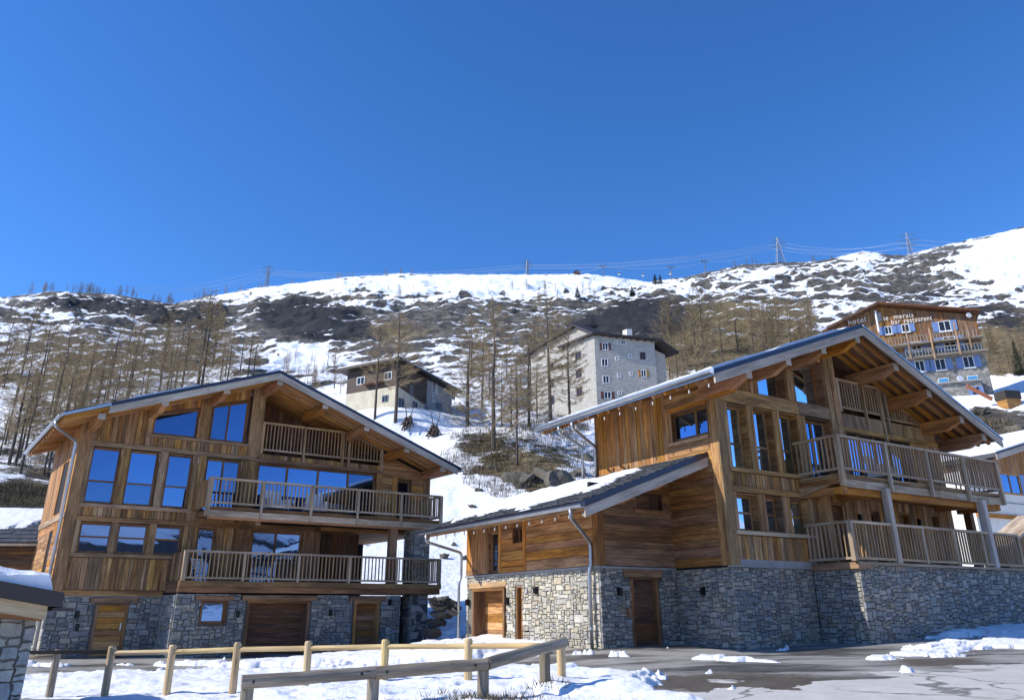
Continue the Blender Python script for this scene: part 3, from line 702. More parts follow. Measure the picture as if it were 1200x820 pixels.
def masonry(cx, pl, w0, w1, h0, h1, ops, parent, cell=.085, smat='wall_stone', big=.25, h0f=None, dep=.035):
    """rubble stones on a jittered lattice; each stone gets its own outline, joint and depth.  Collected, largest become objects later"""
    h0f = K(h0f if h0f is not None else h0)
    nx = max(1, round((w1 - w0) / cell)); ny = max(1, round((h1 - h0) / (cell * .8))); cw = (w1 - w0) / nx; ch = (h1 - h0) / ny
    jx = np.random.uniform(-.30, .30, (ny + 1, nx + 1)) * cw; jy = np.random.uniform(-.30, .30, (ny + 1, nx + 1)) * ch
    jx[:, 0] = jx[:, -1] = 0; jy[0] = jy[-1] = 0
    used = np.zeros((ny, nx), bool)
    for i in range(ny):
        for j in range(nx):
            c0, c1, r0, r1 = w0 + j * cw, w0 + (j + 1) * cw, h0 + i * ch, h0 + (i + 1) * ch
            if r1 < h0f((c0 + c1) / 2) - .05: used[i, j] = True
            for o in ops:
                if c0 < o[1] - .01 and c1 > o[0] + .01 and r0 < o[3] - .01 and r1 > o[2] + .01: used[i, j] = True
    for i in range(ny):
        j = 0
        while j < nx:
            if used[i, j]: j += 1; continue
            sx, sy = random.choices(((3, 2), (4, 2), (2, 1), (3, 1), (4, 3), (3, 3), (2, 2), (5, 2), (6, 2), (5, 1), (1, 1), (2, 3), (5, 3), (7, 3), (6, 4), (4, 5)), (10, 8, 9, 8, 6 * big * 4, 5 * big * 4, 8, 5, 3, 4, 2, 3, 3 * big * 4, 2.2, 1.6, 1.2))[0]
            k = 0
            while k < sx and j + k < nx and not used[i, j + k]: k += 1
            sx = k; k = 0
            while k < sy and i + k < ny and not used[i + k, j:j + sx].any(): k += 1
            sy = k; used[i:i + sy, j:j + sx] = True
            ring = [(i, j + q) for q in range(sx)] + [(i + q, j + sx) for q in range(sy)] + [(i + sy, j + sx - q) for q in range(sx)] + [(i + sy - q, j) for q in range(sy)]
            if len(ring) > 10: ring = [r for q, r in enumerate(ring) if q % 2 == 0 or r in ((i, j), (i, j + sx), (i + sy, j + sx), (i + sy, j))]
            P = [(w0 + c * cw + jx[r, c], h0 + r * ch + jy[r, c]) for r, c in ring]
            mx, my = sum(p[0] for p in P) / len(P), sum(p[1] for p in P) / len(P)
            def ins(p, g):
                dx, dy = mx - p[0], my - p[1]; l = math.hypot(dx, dy) or 1; g = min(g, l * .4); return (p[0] + dx / l * g, p[1] + dy / l * g)
            d = dep * random.uniform(.6, 1.35); tx, ty = random.uniform(-.06, .06), random.uniform(-.06, .06)
            base = [pl.p(*ins(p, .009), -.01) for p in P]
            top = [pl.p(*ins(p, .024), d + tx * (p[0] - mx) + ty * (p[1] - my)) for p in P]
            cx.stones.append((sx * sy * cw * ch, base, top, parent, smat)); j += sx
def lay_stones(cx, limit=300):
    cx.stones.sort(key=lambda s: -s[0]); rest = {}
    for k, (a, base, top, parent, smat) in enumerate(cx.stones):
        if k < limit: cx.b(M().loft(base, top), 'stone', smat, parent)
        else: rest.setdefault((parent.name, smat), (parent, M()))[1].loft(base, top)
    for (pn, smat), (parent, m) in rest.items(): cx.b(m, 'small_stones', smat, parent, kind='stuff')
def railing(cx, bal, path, z0, z1, bw=.05, gap=.155, posts=(), pmat='grey_rail_timber', bmat='bare_baluster_timber', drop=.28, rail=.075, low=.09, top=None):
    """handrail, bottom rail, balusters and posts along a path of (u,v) corners; all children of the balcony"""
    T = top or (lambda u, v: z1)
    for (a, b) in zip(path, path[1:]):
        L = math.hypot(b[0] - a[0], b[1] - a[1]); D = ((b[0] - a[0]) / L, (b[1] - a[1]) / L)
        cx.b(M().beam((a[0], a[1], T(*a) - rail / 2), (b[0], b[1], T(*b) - rail / 2), .13, rail), 'handrail', pmat, bal)
        cx.b(M().beam((a[0], a[1], z0 + low), (b[0], b[1], z0 + low), .07, .07), 'bottom_rail', pmat, bal)
        n = max(1, int(round(L / gap)))
        for k in range(n):
            t = (k + .5) / n; x, y = a[0] + (b[0] - a[0]) * t, a[1] + (b[1] - a[1]) * t
            if T(x, y) - rail - z0 - low - .03 < .05: continue
            cx.b(M().beam((x, y, z0 + low + .03), (x, y, T(x, y) - rail + .005), bw, .035, (D[0], D[1], 0)), 'baluster', bmat, bal)
    for (x, y, s, dr) in posts:
        cx.b(M().box((x - s / 2, y - s / 2, z0 - dr), (x + s / 2, y + s / 2, T(x, y) - rail * .2)), 'railing_post', pmat, bal)
def purlin(cx, u, v0, v1, zt, w=.22, h=.34, mat='purlin_timber', cap=True):
    """roof beam running out under the eaves with a curved, tapered end and a weathered end board"""
    pts = [(v1, zt), (v0, zt), (v0, zt - h * .52), (v0 + .12, zt - h * .58), (v0 + .3, zt - h * .72), (v0 + .5, zt - h * .92), (v0 + .62, zt - h), (v1, zt - h)]
    m = M().poly([(u - w / 2, v, z) for v, z in pts], (w, 0, 0), (0, 1, 0)); p = cx.b(m, 'purlin', mat)
    if cap: cx.b(M().box((u - w / 2 - .012, v0 - .035, zt - h * .6), (u + w / 2 + .012, v0 - .002, zt - .01)), 'end_board', 'barge_timber', p)
def pipe(cx, pts, r=.05, name='downpipe', mat='zinc', joints=()):
    P = [Vector(pts[0])]
    for a, b, c in zip(pts, pts[1:], pts[2:]):
        a, b, c = Vector(a), Vector(b), Vector(c); q = min(.14, (b - a).length * .4, (c - b).length * .4)
        x0 = b + (a - b).normalized() * q; x1 = b + (c - b).normalized() * q
        for t in (0, .25, .5, .75, 1): P.append(x0 * (1 - t) ** 2 + b * 2 * t * (1 - t) + x1 * t * t)
    P.append(Vector(pts[-1])); o = cx.b(M().tube(P, r, 10), name, mat, smooth=True)
    for z in joints:
        for a, b in zip(pts, pts[1:]):
            if min(a[2], b[2]) < z < max(a[2], b[2]) and abs(a[0] - b[0]) + abs(a[1] - b[1]) < .05:
                cx.b(M().tube([(a[0], a[1], z - .03), (a[0], a[1], z + .03)], r * 1.22, 10), 'pipe_clamp', mat, o)
    return o
def gutter(cx, p, q, r=.085):
    p, q = Vector(p), Vector(q); d = (q - p).normalized(); s = d.cross(Vector((0, 0, 1))).normalized(); m = M(); n = 8; o = 0
    for P in (p, q):
        for k in range(n + 1):
            w = math.pi * k / n; m.V.append(tuple(P + s * math.cos(w) * r - Vector((0, 0, 1)) * math.sin(w) * r))
        for k in range(n + 1):
            w = math.pi * (n - k) / n; m.V.append(tuple(P + s * math.cos(w) * (r - .008) - Vector((0, 0, 1)) * math.sin(w) * (r - .008)))
    c = 2 * n + 2
    for k in range(c): m.F.append((k, (k + 1) % c, c + (k + 1) % c, c + k)); m.UV.append([(0, 0)] * 4)
    m.F.append(tuple(range(c))); m.UV.append([(0, 0)] * c); m.F.append(tuple(range(c, 2 * c))); m.UV.append([(0, 0)] * c)
    return cx.b(m, 'gutter', 'zinc', smooth=False)
def wall_lamp(cx, pl, w, h):
    m = M(); rbox(pl, w - .06, w + .06, h - .12, h + .12, .0, .03, m); rbox(pl, w - .05, w + .05, h - .1, h + .1, .03, .12, m); return cx.b(m, 'wall_lamp', 'black_metal')
def roof_snow(root_label, cx, quad_fn, n, m, thick, seed, keep, cat='snow'):
    """snow lying on a roof slope: top-level, stuff.  quad_fn(s,t) -> point on the roof surface"""
    S, T = np.meshgrid(np.linspace(0, 1, n), np.linspace(0, 1, m)); a = np.array([[quad_fn(s, t) for s in np.linspace(0, 1, n)] for t in np.linspace(0, 1, m)])
    U, V, Z_ = a[..., 0], a[..., 1], a[..., 2]; nz2 = fbm(U * 1.3, V * 1.3, seed, 4) - .5
    h = keep(S, T, nz2, U, V); H_ = np.where(h > 0, thick * sstep(0, .5, h) * (.8 + nz2 * .7), -.05)
    H_[0] = H_[-1] = -.05; H_[:, 0] = H_[:, -1] = -.05; a[0] = a[1]; a[-1] = a[-2]; a[:, 0] = a[:, 1]; a[:, -1] = a[:, -2]; U, V, Z_ = a[..., 0], a[..., 1], a[..., 2]
    X_ = U - cx.sk * V; o = grid_mesh('roof_snow', X_, V, Z_ + H_ - cx.zb, MATS['snow'], None, h > -.35, False)
    o.location = cx.root.location; o.rotation_euler = cx.root.rotation_euler
    return tag(o, root_label, cat, None, 'stuff')
def slates(cx, fn, ncol, nrow, mat='slate_roof', t=.02, rnd=.05, joined=True, parent=None):
    """courses of slates on a slope; fn(s,t) with t=0 at the eave"""
    m = M()
    for j in range(nrow):
        off = (j % 2) * .5
        for i in range(-1, ncol):
            s0, s1 = (i + off + random.uniform(-rnd, rnd)) / ncol, (i + 1 + off - .03 + random.uniform(-rnd, rnd)) / ncol
            s0, s1 = max(0, s0), min(1, s1)
            if s1 - s0 < .15 / ncol: continue
            t0 = max(0, (j + random.uniform(-.1, .1)) / nrow); t1 = min(1, (j + 1.25) / nrow)
            q = [fn(s0, t0), fn(s1, t0), fn(s1, t1), fn(s0, t1)]; l = random.uniform(.035, .055)
            q = [(q[0][0], q[0][1], q[0][2] + l), (q[1][0], q[1][1], q[1][2] + l), (q[2][0], q[2][1], q[2][2] + .006), (q[3][0], q[3][1], q[3][2] + .006)]
            if joined: m.poly(q, (0, 0, -t))
            else: cx.b(M().poly(q, (0, 0, -t)), 'slate', mat, parent)
    if joined: return cx.b(m, 'slate_courses', mat, parent, kind='stuff')

# ================================================================ CHALET ON THE LEFT
ZA = -1.5
p = lA(0, 0, ZA)
rA = thing('chalet', 'timber chalet on the left with tall blue-reflecting windows and two long balconies', 'chalet', p, AZA, 'twin timber chalets')
A = Ctx(rA, ZA, .055)
RU, RZ, RS = 6.5, 9.45, .366
def zA(u): return RZ - RS * abs(u - RU)               # top of the roof
def sA(u): return zA(u) - .27                          # underside
FA = Front(0); TA = Front(-1.8)
mainW = [(.42, 1.46, 3.84, 5.93), (1.74, 2.82, 3.84, 5.93), (3.14, 4.12, 3.84, 5.93)]
lowW = [(.50, 1.62, 2.08, 3.17), (1.78, 2.86, 2.08, 3.17), (3.06, 4.10, 2.08, 3.17)]
gabW = [(2.40, 4.12, 6.63, 9), (4.60, 6.08, 6.63, 9)]
balW = [(4.62, 6.04, 3.78, 5.92), (6.72, 12.14, 3.78, 5.92), (13.2, 13.95, 3.78, 5.78)]
lo2 = [(4.66, 5.38, 1.1, 3.17), (6.8, 8.95, 1.1, 3.17)]
gal = [(6.74, 12.40, 6.30, 12)]
ops = mainW + lowW + gabW + balW + lo2 + gal
# body: walls of the upper storeys and the lower storey
m = M(); hiA = lambda u: sA(u) - .02
wall(A, FA, 0, 14.87, 3.45, hiA, ops, m=m); wall(A, FA, 0, 9.7, .6, 3.45, ops, m=m)
wall(A, Left(0), .16, 6.2, .6, lambda v: sA(0) - .02, [], m=m); wall(A, Right(14.87), 0, 8, 3.45, lambda v: sA(14.87) - .02, [], m=m)
m.box((.16, 6.05, .6), (14.7, 6.2, 6.6)); m.box((9.55, .16, .6), (9.7, 1.1, 3.45)); m.box((9.7, 1.1, .6), (12.0, 1.25, 3.45)); m.box((11.85, 1.25, .6), (12, 6, 3.45))
A.b(m, 'wall', 'dark_void')
A.b(M().box((9.7, .05, 3.3), (14.8, 6, 3.45)), 'ceiling', 'soffit_boards')
A.b(M().box((-.0, .0, .56), (12.6, 6, .68)), 'floor', 'concrete')
# boards
planks(A, FA, .30, 6.7, .82, lambda u: sA(u) - .03, ops + [(0, 4.3, 3.70, 3.83), (0, 4.3, 1.92, 2.07), (0, 4.3, 3.18, 3.38), (0, 6.7, 5.95, 6.14), (2.2, 6.7, 6.51, 6.63)], 'weathered_planks', .2)
planks(A, FA, 6.72, 12.4, 5.95, 6.28, [], 'weathered_planks', .2)
planks(A, FA, 3.5, 6.85, lambda h: 12.42, lambda h: min(14.75, RU + (RZ - .4 - h) / RS), balW, 'honey_planks', .21, False)
planks(A, FA, 6.2, 9.7, .75, 3.42, lo2, 'brown_timber', .23)
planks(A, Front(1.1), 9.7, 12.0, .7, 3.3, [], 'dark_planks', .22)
planks(A, Left(0), .25, 6.1, 3.5, sA(0) - .05, [(1.6, 2.9, 3.6, 5.6)], 'honey_planks', .2)
planks(A, Left(0), .7, 3.4, lambda h: .25, lambda h: 6.1, [(2.2, 3.0, .7, 3.0)], 'honey_planks', .2, False)
A.b(rbox(Left(0), .1, 6.15, 3.30, 3.50, .0, .07), 'beam', 'bare_baluster_timber')
window(A, Left(0), 1.6, 2.9, 3.6, 5.6, .1, .07, (2.25,))
# posts and beams of the front
def tim(w0, w1, h0, h1, d=.055, mat='weathered_grey_timber', pl=FA, nm='beam', d0=-.01): return A.b(rbox(pl, w0, w1, h0, h1, d0, d, None, (0, 0, 1) if h1 - h0 > w1 - w0 else pl.W), nm, mat)
tim(-.06, .32, .68, 6.78, .07, nm='corner_post')
for a, b in ((1.48, 1.74), (2.84, 3.13), (4.13, 4.28)): tim(a, b, 3.80, 5.98, .075, nm='post'); tim(a + .06, b, 2.05, 3.2, .065, nm='post')
tim(.33, .44, 3.8, 5.98, .05, nm='post'); tim(.36, .5, 2.05, 3.2, .05, nm='post')
tim(.32, 4.3, 3.70, 3.83, .1); tim(.32, 4.3, 1.94, 2.07, .1); tim(.32, 4.45, 3.20, 3.36, .08); tim(.32, 6.6, 5.96, 6.13, .08); tim(2.2, 6.62, 6.51, 6.62, .09)
tim(6.6, 12.42, 5.93, 6.08, .085, 'brown_timber'); tim(0, 3.7, .62, .80, .06); tim(4.3, 9.7, 3.2, 3.42, .05, 'brown_timber')
tim(6.18, 6.72, 6.12, sA(6.45) - .02, .10, nm='post'); tim(6.09, 6.7, 3.75, 5.93, .06, nm='post'); tim(4.32, 4.6, 3.75, 5.95, .05, nm='post'); tim(4.2, 4.56, 6.63, sA(4.4) - .06, .05, nm='post')
tim(6.28, 6.72, 1.0, 3.3, .05, 'brown_timber', nm='post'); tim(9.42, 9.7, .7, 3.4, .05, 'brown_timber', nm='post'); tim(12.15, 12.42, 3.75, 6.3, .06, 'honey_planks', nm='post'); tim(14.55, 14.9, 3.45, sA(14.7) - .03, .06, nm='corner_post')
tim(12.95, 13.18, 3.75, 5.85, .06, 'honey_planks', nm='post'); tim(12.42, 14.55, 5.78, 5.9, .05, 'honey_planks')
for a, b, h0, h1 in mainW: window(A, FA, a, b, h0, h1, .13, .06, (), (4.67,))
for a, b, h0, h1 in lowW: window(A, FA, a, b, h0, h1, .13, .06, (), (2.66,))
window(A, FA, 2.40, 4.12, 6.63, 8, .13, .06, (), (), top=lambda u: 7.44 + (u - 2.4) * .255)
window(A, FA, 4.60, 6.08, 6.63, 8.5, .13, .06, (5.29,), (), top=lambda u: 8.07 + (u - 4.6) * .29)
window(A, FA, 4.62, 6.04, 3.78, 5.92, .13, .07, (5.33,)); window(A, FA, 6.72, 12.14, 3.78, 5.92, .13, .08, (8.03, 9.42, 10.82)); window(A, FA, 13.2, 13.95, 3.78, 5.78, .16, .1, (), (), g='dim_glass')
window(A, FA, 4.66, 5.38, 1.1, 3.17, .13, .06); window(A, FA, 6.8, 8.95, 1.1, 3.17, .13, .07, (7.83,))
# gallery under the gable
m = M(); m.box((6.75, 0, 6.12), (12.42, 1.6, 6.28)); m.box((6.74, 1.6, 6.1), (12.5, 1.72, 7.3)); m.poly([(6.74, 1.6, 7.3), (12.5, 1.6, 7.3), (12.5, 1.6, sA(12.5)), (6.74, 1.6, sA(6.74))], (0, .12, 0)); m.box((6.62, .1, 6.2), (6.74, 1.7, sA(6.7) - .03)); m.box((12.42, .1, 6.1), (12.5, 1.7, sA(12.5) - .03))
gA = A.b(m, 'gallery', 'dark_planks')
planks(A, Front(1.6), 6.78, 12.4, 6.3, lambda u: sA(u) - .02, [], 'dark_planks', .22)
def gtop(u, v): return min(7.66, 7.64 - (u - 10.45) * .29) if u > 10.5 else 7.66
railing(A, gA, [(6.74, .02), (10.42, .02)], 6.34, 7.66, posts=((6.78, -.02, .1, .05), (8.62, -.04, .09, .32), (10.42, -.04, .09, .35)), pmat='bare_baluster_timber', low=.14)
railing(A, gA, [(10.5, .02), (12.36, .02)], 6.34, 7.66, posts=((10.72, -.04, .09, .35), (12.33, -.04, .12, .3)), pmat='bare_baluster_timber', top=gtop, low=.14)
# stone ground floor
m = M()
m.box((0, .02, -1.9), (3.7, 6, .62)); m.box((3.72, -1.76, -1.9), (4.62, 6, .66)); m.box((5.6, -1.76, -1.9), (6.34, 0, .66)); m.box((4.62, -1.76, -1.9), (5.6, 0, -.36)); m.box((4.62, -1.76, .46), (12.68, 0, .66))
m.box((8.74, -1.76, -1.9), (10.6, 0, .66)); m.box((11.74, -1.76, -1.9), (12.68, 0, .66)); m.box((4.62, -.2, -1.9), (12.68, 6, .6)); m.box((12.68, .6, -1.9), (14.8, 6, .6))
bA = A.b(m, 'stone_base', 'mortar')
masonry(A, Front(.02), .0, 3.7, -1.75, .62, [(1.5, 2.6, -3, .42), (1.3, 2.84, .41, .56)], bA, .09, h0f=-1.6)
masonry(A, Front(-1.76), 3.72, 12.68, -1.8, .68, [(4.42, 5.76, .47, .6), (6.3, 8.76, -3, .48), (6.12, 8.98, .47, .62), (10.6, 11.74, -3, .48), (10.42, 11.93, .47, .62), (4.62, 5.58, -.36, .48)], bA, .09, h0f=-1.65)
masonry(A, Left(3.72), -1.76, 0, -1.75, .66, [], bA, .11); masonry(A, Left(0), .0, 6, -1.5, .6, [(2.2, 3.0, -2, .6)], bA, .12, 'pale_wall_stone')
m = M(); m.box((13.24, -1.75, -1.6), (13.98, -1.0, .7)); m.box((13.2, -1.7, .7), (14.0, -.9, 3.4)); cA = A.b(m, 'stone_column', 'mortar')
for z0, z1 in ((-1.5, .7), (.8, 3.4)):
    masonry(A, Front(-1.72), 13.22, 13.99, z0, z1, [], cA, .12); masonry(A, Left(13.21), -1.7, -.95, z0, z1, [], cA, .12)
A.b(M().box((12.68, -.6, -1.6), (13.9, -.5, .66)), 'gap_shade_panel', 'dark_void')  # near-black sheet standing in for the shade in the gap beside the column
lay_stones(A)
# doors, garage, little window, lamps
TS = Front(-1.79)
door(A, Front(.0), 1.5, 2.6, -1.5, .40, .0, 'honey_planks', 'brown_timber', 2.42, 9); A.b(rbox(Front(.0), 1.28, 2.86, .40, .57, -.05, .06), 'lintel', 'brown_timber')
door(A, TS, 6.3, 8.76, -1.55, .46, .45, 'dark_planks', 'brown_timber', None, 11, 'garage_door', .1); A.b(rbox(TS, 6.1, 9.0, .46, .64, -.05, .05), 'lintel', 'brown_timber')
door(A, TS, 10.6, 11.74, -1.5, .46, .25, 'brown_timber', 'honey_planks', None, 9); A.b(rbox(TS, 10.4, 11.95, .46, .62, -.05, .05), 'lintel', 'brown_timber')
window(A, TS, 4.62, 5.58, -.36, .46, .16, .09); A.b(rbox(TS, 4.4, 5.78, .46, .62, -.05, .05), 'lintel', 'brown_timber')
for pl, w, h in ((Front(-.02), .95, .0), (Front(-.02), 1.02, -.42), (TS, 5.98, -.02), (TS, 9.6, .02), (TS, 12.15, .4)): wall_lamp(A, pl, w, h)
# balconies
def fascia(cx, path, z0, z1, t, mat, bal, nm='fascia_board'):
    for a, b in zip(path, path[1:]): cx.b(M().beam((a[0], a[1], (z0 + z1) / 2), (b[0], b[1], (z0 + z1) / 2), t, z1 - z0), nm, mat, bal)
m = M(); m.box((3.9, -1.75, .72), (14.4, -.0, .98)); 
bl = A.b(m, 'balcony', 'brown_timber')
fascia(A, [(3.74, -1.86), (14.52, -1.86)], .94, 1.13, .09, 'weathered_grey_timber', bl); fascia(A, [(3.78, -1.82), (14.46, -1.82)], .73, .935, .07, 'brown_timber', bl)
fascia(A, [(3.78, -1.8), (3.78, 0)], .73, 1.13, .07, 'brown_timber', bl); fascia(A, [(14.48, -1.8), (14.48, 1)], .73, 1.13, .07, 'brown_timber', bl)
railing(A, bl, [(3.86, -1.84), (14.46, -1.84), (14.46, .6)], 1.13, 2.19, posts=[(3.84, -1.84, .12, .02), (14.44, -1.84, .12, .0)] + [(3.86 + k * 2.13, -1.86, .085, .02) for k in range(1, 5)], low=.1)
planks(A, Left(3.86), -1.78, -.02, 1.14, 2.14, [], 'weathered_planks', .2, parent=bl)
A.b(M().box((12.1, -1.72, 1.0), (12.42, -1.45, 3.55)), 'post', 'brown_timber')
m = M(); m.box((4.5, -1.75, 3.5), (14.4, -.0, 3.7))
bu = A.b(m, 'balcony', 'brown_timber')
fascia(A, [(4.36, -1.86), (14.5, -1.86)], 3.42, 3.66, .08, 'grey_rail_timber', bu); fascia(A, [(4.36, -1.80), (14.5, -1.80)], 3.67, 3.80, .1, 'brown_timber', bu)
fascia(A, [(14.46, -1.8), (14.46, 0)], 3.45, 3.8, .07, 'brown_timber', bu)
railing(A, bu, [(4.38, -1.87), (14.44, -1.87), (14.44, 0)], 3.84, 4.88, posts=[(4.36, -1.88, .15, .42), (14.42, -1.88, .12, .3)] + [(4.36 + k * 2.02, -1.92, .085, .42) for k in range(1, 5)], low=.1)
planks(A, Left(4.4), -1.78, -.02, 3.8, 4.84, [], 'weathered_planks', .2, parent=bu)
for u in (6.4, 14.2): A.b(M().beam((u, -1.7, 3.32), (u, .1, 3.32), .2, .26), 'bracket', 'brown_timber', bu)
A.b(M().box((4.5, -1.75, 3.36), (14.3, -1.5, 3.5)), 'beam', 'purlin_timber')
# roof
VF, VB = -2.0, 7.0
m = M(); e = .14
for u0, u1 in ((-1.0, RU), (RU, 15.35)):
    m.poly([(u0, VF, zA(u0) - e), (u1, VF, zA(u1) - e), (u1, VF, zA(u1)), (u0, VF, zA(u0))], (0, VB - VF, 0), (0, 1, 0))
ro = A.b(m, 'roof', 'anthracite_metal')
m = M()
for u0, u1 in ((-.95, RU), (RU, 15.28)):
    m.poly([(u0, VF + .1, zA(u0) - e - .1), (u1, VF + .1, zA(u1) - e - .1), (u1, VF + .1, zA(u1) - e - .004), (u0, VF + .1, zA(u0) - e - .004)], (0, VB - VF - .15, 0), (u1 - u0, 0, zA(u1) - zA(u0)))
A.b(m, 'soffit', 'soffit_boards', ro)
for u0, u1 in ((.42, RU), (RU, 15.15)): A.b(M().poly([(u0, VF - .02, zA(u0) - e - .27), (u1, VF - .02, zA(u1) - e - .27), (u1, VF - .02, zA(u1) - e - .005), (u0, VF - .02, zA(u0) - e - .005)], (0, .05, 0)), 'barge_board', 'barge_timber', ro)
A.b(M().poly([(-1.02, VF - .015, zA(-1) - .16), (.45, VF - .015, zA(.45) - .13), (.45, VF - .015, zA(.45) - .02), (-1.02, VF - .015, zA(-1) - .05)], (0, .03, 0)), 'edge_flashing', 'zinc', ro)
for u in (.24, 2.31, 4.52, 6.62, 8.66, 10.62, 12.61, 14.47): purlin(A, u, VF + .16, .3, zA(u) - e - .21)
for v in (-1.62, -1.2, -.78, -.36):
    for u0, u1 in ((-.9, RU - .1), (RU + .1, 15.1)): A.b(M().beam((u0, v, zA(u0) - e - .15), (u1, v, zA(u1) - e - .15), .10, .11), 'rafter', 'soffit_boards', ro)
for k in range(12):
    v = .1 + k * .55; A.b(M().beam((-.98, v, zA(-.98) - e - .16), (.3, v, zA(.3) - e - .16), .09, .13), 'rafter', 'honey_planks', ro)
gutter(A, (-1.06, VF + .05, zA(-1) - .1), (-1.06, VB, zA(-1) - .1)); gutter(A, (15.4, VF + .05, zA(15.35) - .1), (15.4, VB, zA(15.35) - .1))
pipe(A, [(-1.06, -.9, 6.55), (-1.06, -.9, 6.35), (-.16, .02, 6.05), (-.16, .02, -1.4)], .055, joints=(4.6, 2.2, .3))
roof_snow('thin snow along the roof edge of the left chalet', A, lambda s, t: ((-.8 + s * 7.2), VF + .1 + t * 8.6, zA(-.8 + s * 7.2)), 40, 40, .12, 3, lambda S, T, nz2, U, V: .35 + nz2 * 2.2 - .6 * sstep(2.6, 6, U) * (V < 0) + .6 * (V > .4))
roof_snow('snow lying on the right slope of the left chalet roof', A, lambda s, t: ((6.6 + s * 8.5), VF + .1 + t * 8.6, zA(6.6 + s * 8.5)), 40, 40, .07, 4, lambda S, T, nz2, U, V: .2 + nz2 * 2.2 - .3 * (V < -.8))
# furniture on the balconies
def armchair(loc, rz, label):
    t = thing('lounge_chair', label, 'lounge chair', loc, rz, 'white lounge chairs on the balcony')
    M().box((-.36, -.36, .22), (.36, .36, .42)).build('seat', 'white_cushion', t)
    M().poly([(-.36, .22, .42), (-.36, .38, .42), (-.36, .5, .98), (-.36, .36, .98)], (.72, 0, 0)).build('backrest', 'white_cushion', t)
    for s in (-1, 1):
        M().box((s * .40 - .045, -.36, .22), (s * .40 + .045, .4, .62)).build('armrest', 'white_cushion', t)
        for q in (-.3, .3): M().box((s * .33 - .025, q - .025, 0), (s * .33 + .025, q + .025, .22)).build('leg', 'black_metal', t)
q = lA(7.35, -.95); armchair((q[0], q[1], 3.72), AZA + .15, 'white lounge chair behind the upper railing of the left chalet, beside the post')
q = lA(9.0, -.95); armchair((q[0], q[1], 3.72), AZA - .2, 'white lounge chair in the middle of the upper balcony of the left chalet')
q = lA(4.75, -.8); t = thing('folding_chair', 'white slatted folding chair behind the lower railing of the left chalet', 'chair', (q[0], q[1], .98), AZA + .2)
M().poly([(-.24, -.02, .05), (-.24, .02, .05), (-.24, .42, 1.02), (-.24, .38, 1.02)], (.04, 0, 0)).build('frame_side', 'white_paint', t); M().poly([(.20, -.02, .05), (.20, .02, .05), (.20, .42, 1.02), (.20, .38, 1.02)], (.04, 0, 0)).build('frame_side', 'white_paint', t)
for k in range(5): M().box((-.2, .3 + .025 * k, .6 + k * .085), (.2, .32 + .025 * k, .65 + k * .085)).build('slat', 'white_paint', t)
for k in range(4): M().box((-.2, -.2 + .1 * k, .44), (.2, -.13 + .1 * k, .47)).build('slat', 'white_paint', t)
for s in (-.22, .22): M().beam((s, -.22, .46), (s, .3, 0), .03, .03).build('leg', 'white_paint', t)
for a, b, f in ((2.42, 4.1, lambda u: 7.46 + (u - 2.4) * .255), (4.62, 6.06, lambda u: 8.09 + (u - 4.6) * .29)):
    wall(A, FA, a, b, f, hiA, [], 'dark_planks'); planks(A, FA, a, b, lambda u: f(u) + .05, lambda u: sA(u) - .03, [], 'honey_planks', .2)

# ================================================================ CHALET ON THE RIGHT
ZB = -1.05
p = lB(0, 0, ZB)
rB = thing('chalet', 'nearer timber chalet on the right with snowy low side wing and stone terrace base', 'chalet', p, AZB, 'twin timber chalets')
B = Ctx(rB, ZB)
BU, BZ, BSL, BSR = 2.15, 9.25, .372, .405
def zB(u): return BZ - (BSL if u < BU else BSR) * abs(u - BU)
def sB(u): return zB(u) - .22
WV = 1.65; FB = Front(WV)
topw = [(-3.14, -2.25, 4.10, 6.14), (-2.0, -1.02, 4.10, 6.14), (-.76, .2, 4.10, 6.14)]
loww = [(-3.13, -2.17, 2.23, 3.34), (-1.91, -1.07, 2.23, 3.34), (-.77, .17, 2.23, 3.34)]
gabw = [(-1.55, -.12, 6.62, 10), (.32, 1.95, 6.62, 10)]
balw = [(.56, 2.0, 3.88, 6.14), (2.8, 6.6, 3.88, 6.0)]
low2 = [(1.25, 2.05, 1.35, 3.36), (3.42, 3.95, 1.35, 3.2), (5.0, 5.72, 1.35, 3.25), (6.98, 7.66, 1.35, 3.32)]
galb = [(2.58, 7.8, 6.55, 12)]
ops = topw + loww + gabw + balw + low2 + galb
hiB = lambda u: sB(u) - .02
m = M()
wall(B, FB, -3.6, 8.36, 1.2, hiB, ops, m=m)
SB = Left(-3.6); sideW = [(2.02, 3.72, 5.14, 6.12)]
wall(B, SB, WV + .16, 7.7, 1.2, lambda v: zB(-3.6) - .18, sideW, m=m); wall(B, Right(8.36), WV + .16, 7.7, 1.2, lambda v: zB(8.36) - .2, [], m=m)
m.box((-3.4, 7.55, 1.2), (8.2, 7.7, 6.6)); m.box((-3.4, 1.9, 1.2), (8.2, 7.5, 1.24))
B.b(m, 'wall', 'dark_void')
def tim(w0, w1, h0, h1, d=.055, mat='weathered_grey_timber', pl=FB, nm='beam', d0=-.01): return B.b(rbox(pl, w0, w1, h0, h1, d0, d, None, (0, 0, 1) if h1 - h0 > w1 - w0 else pl.W), nm, mat)
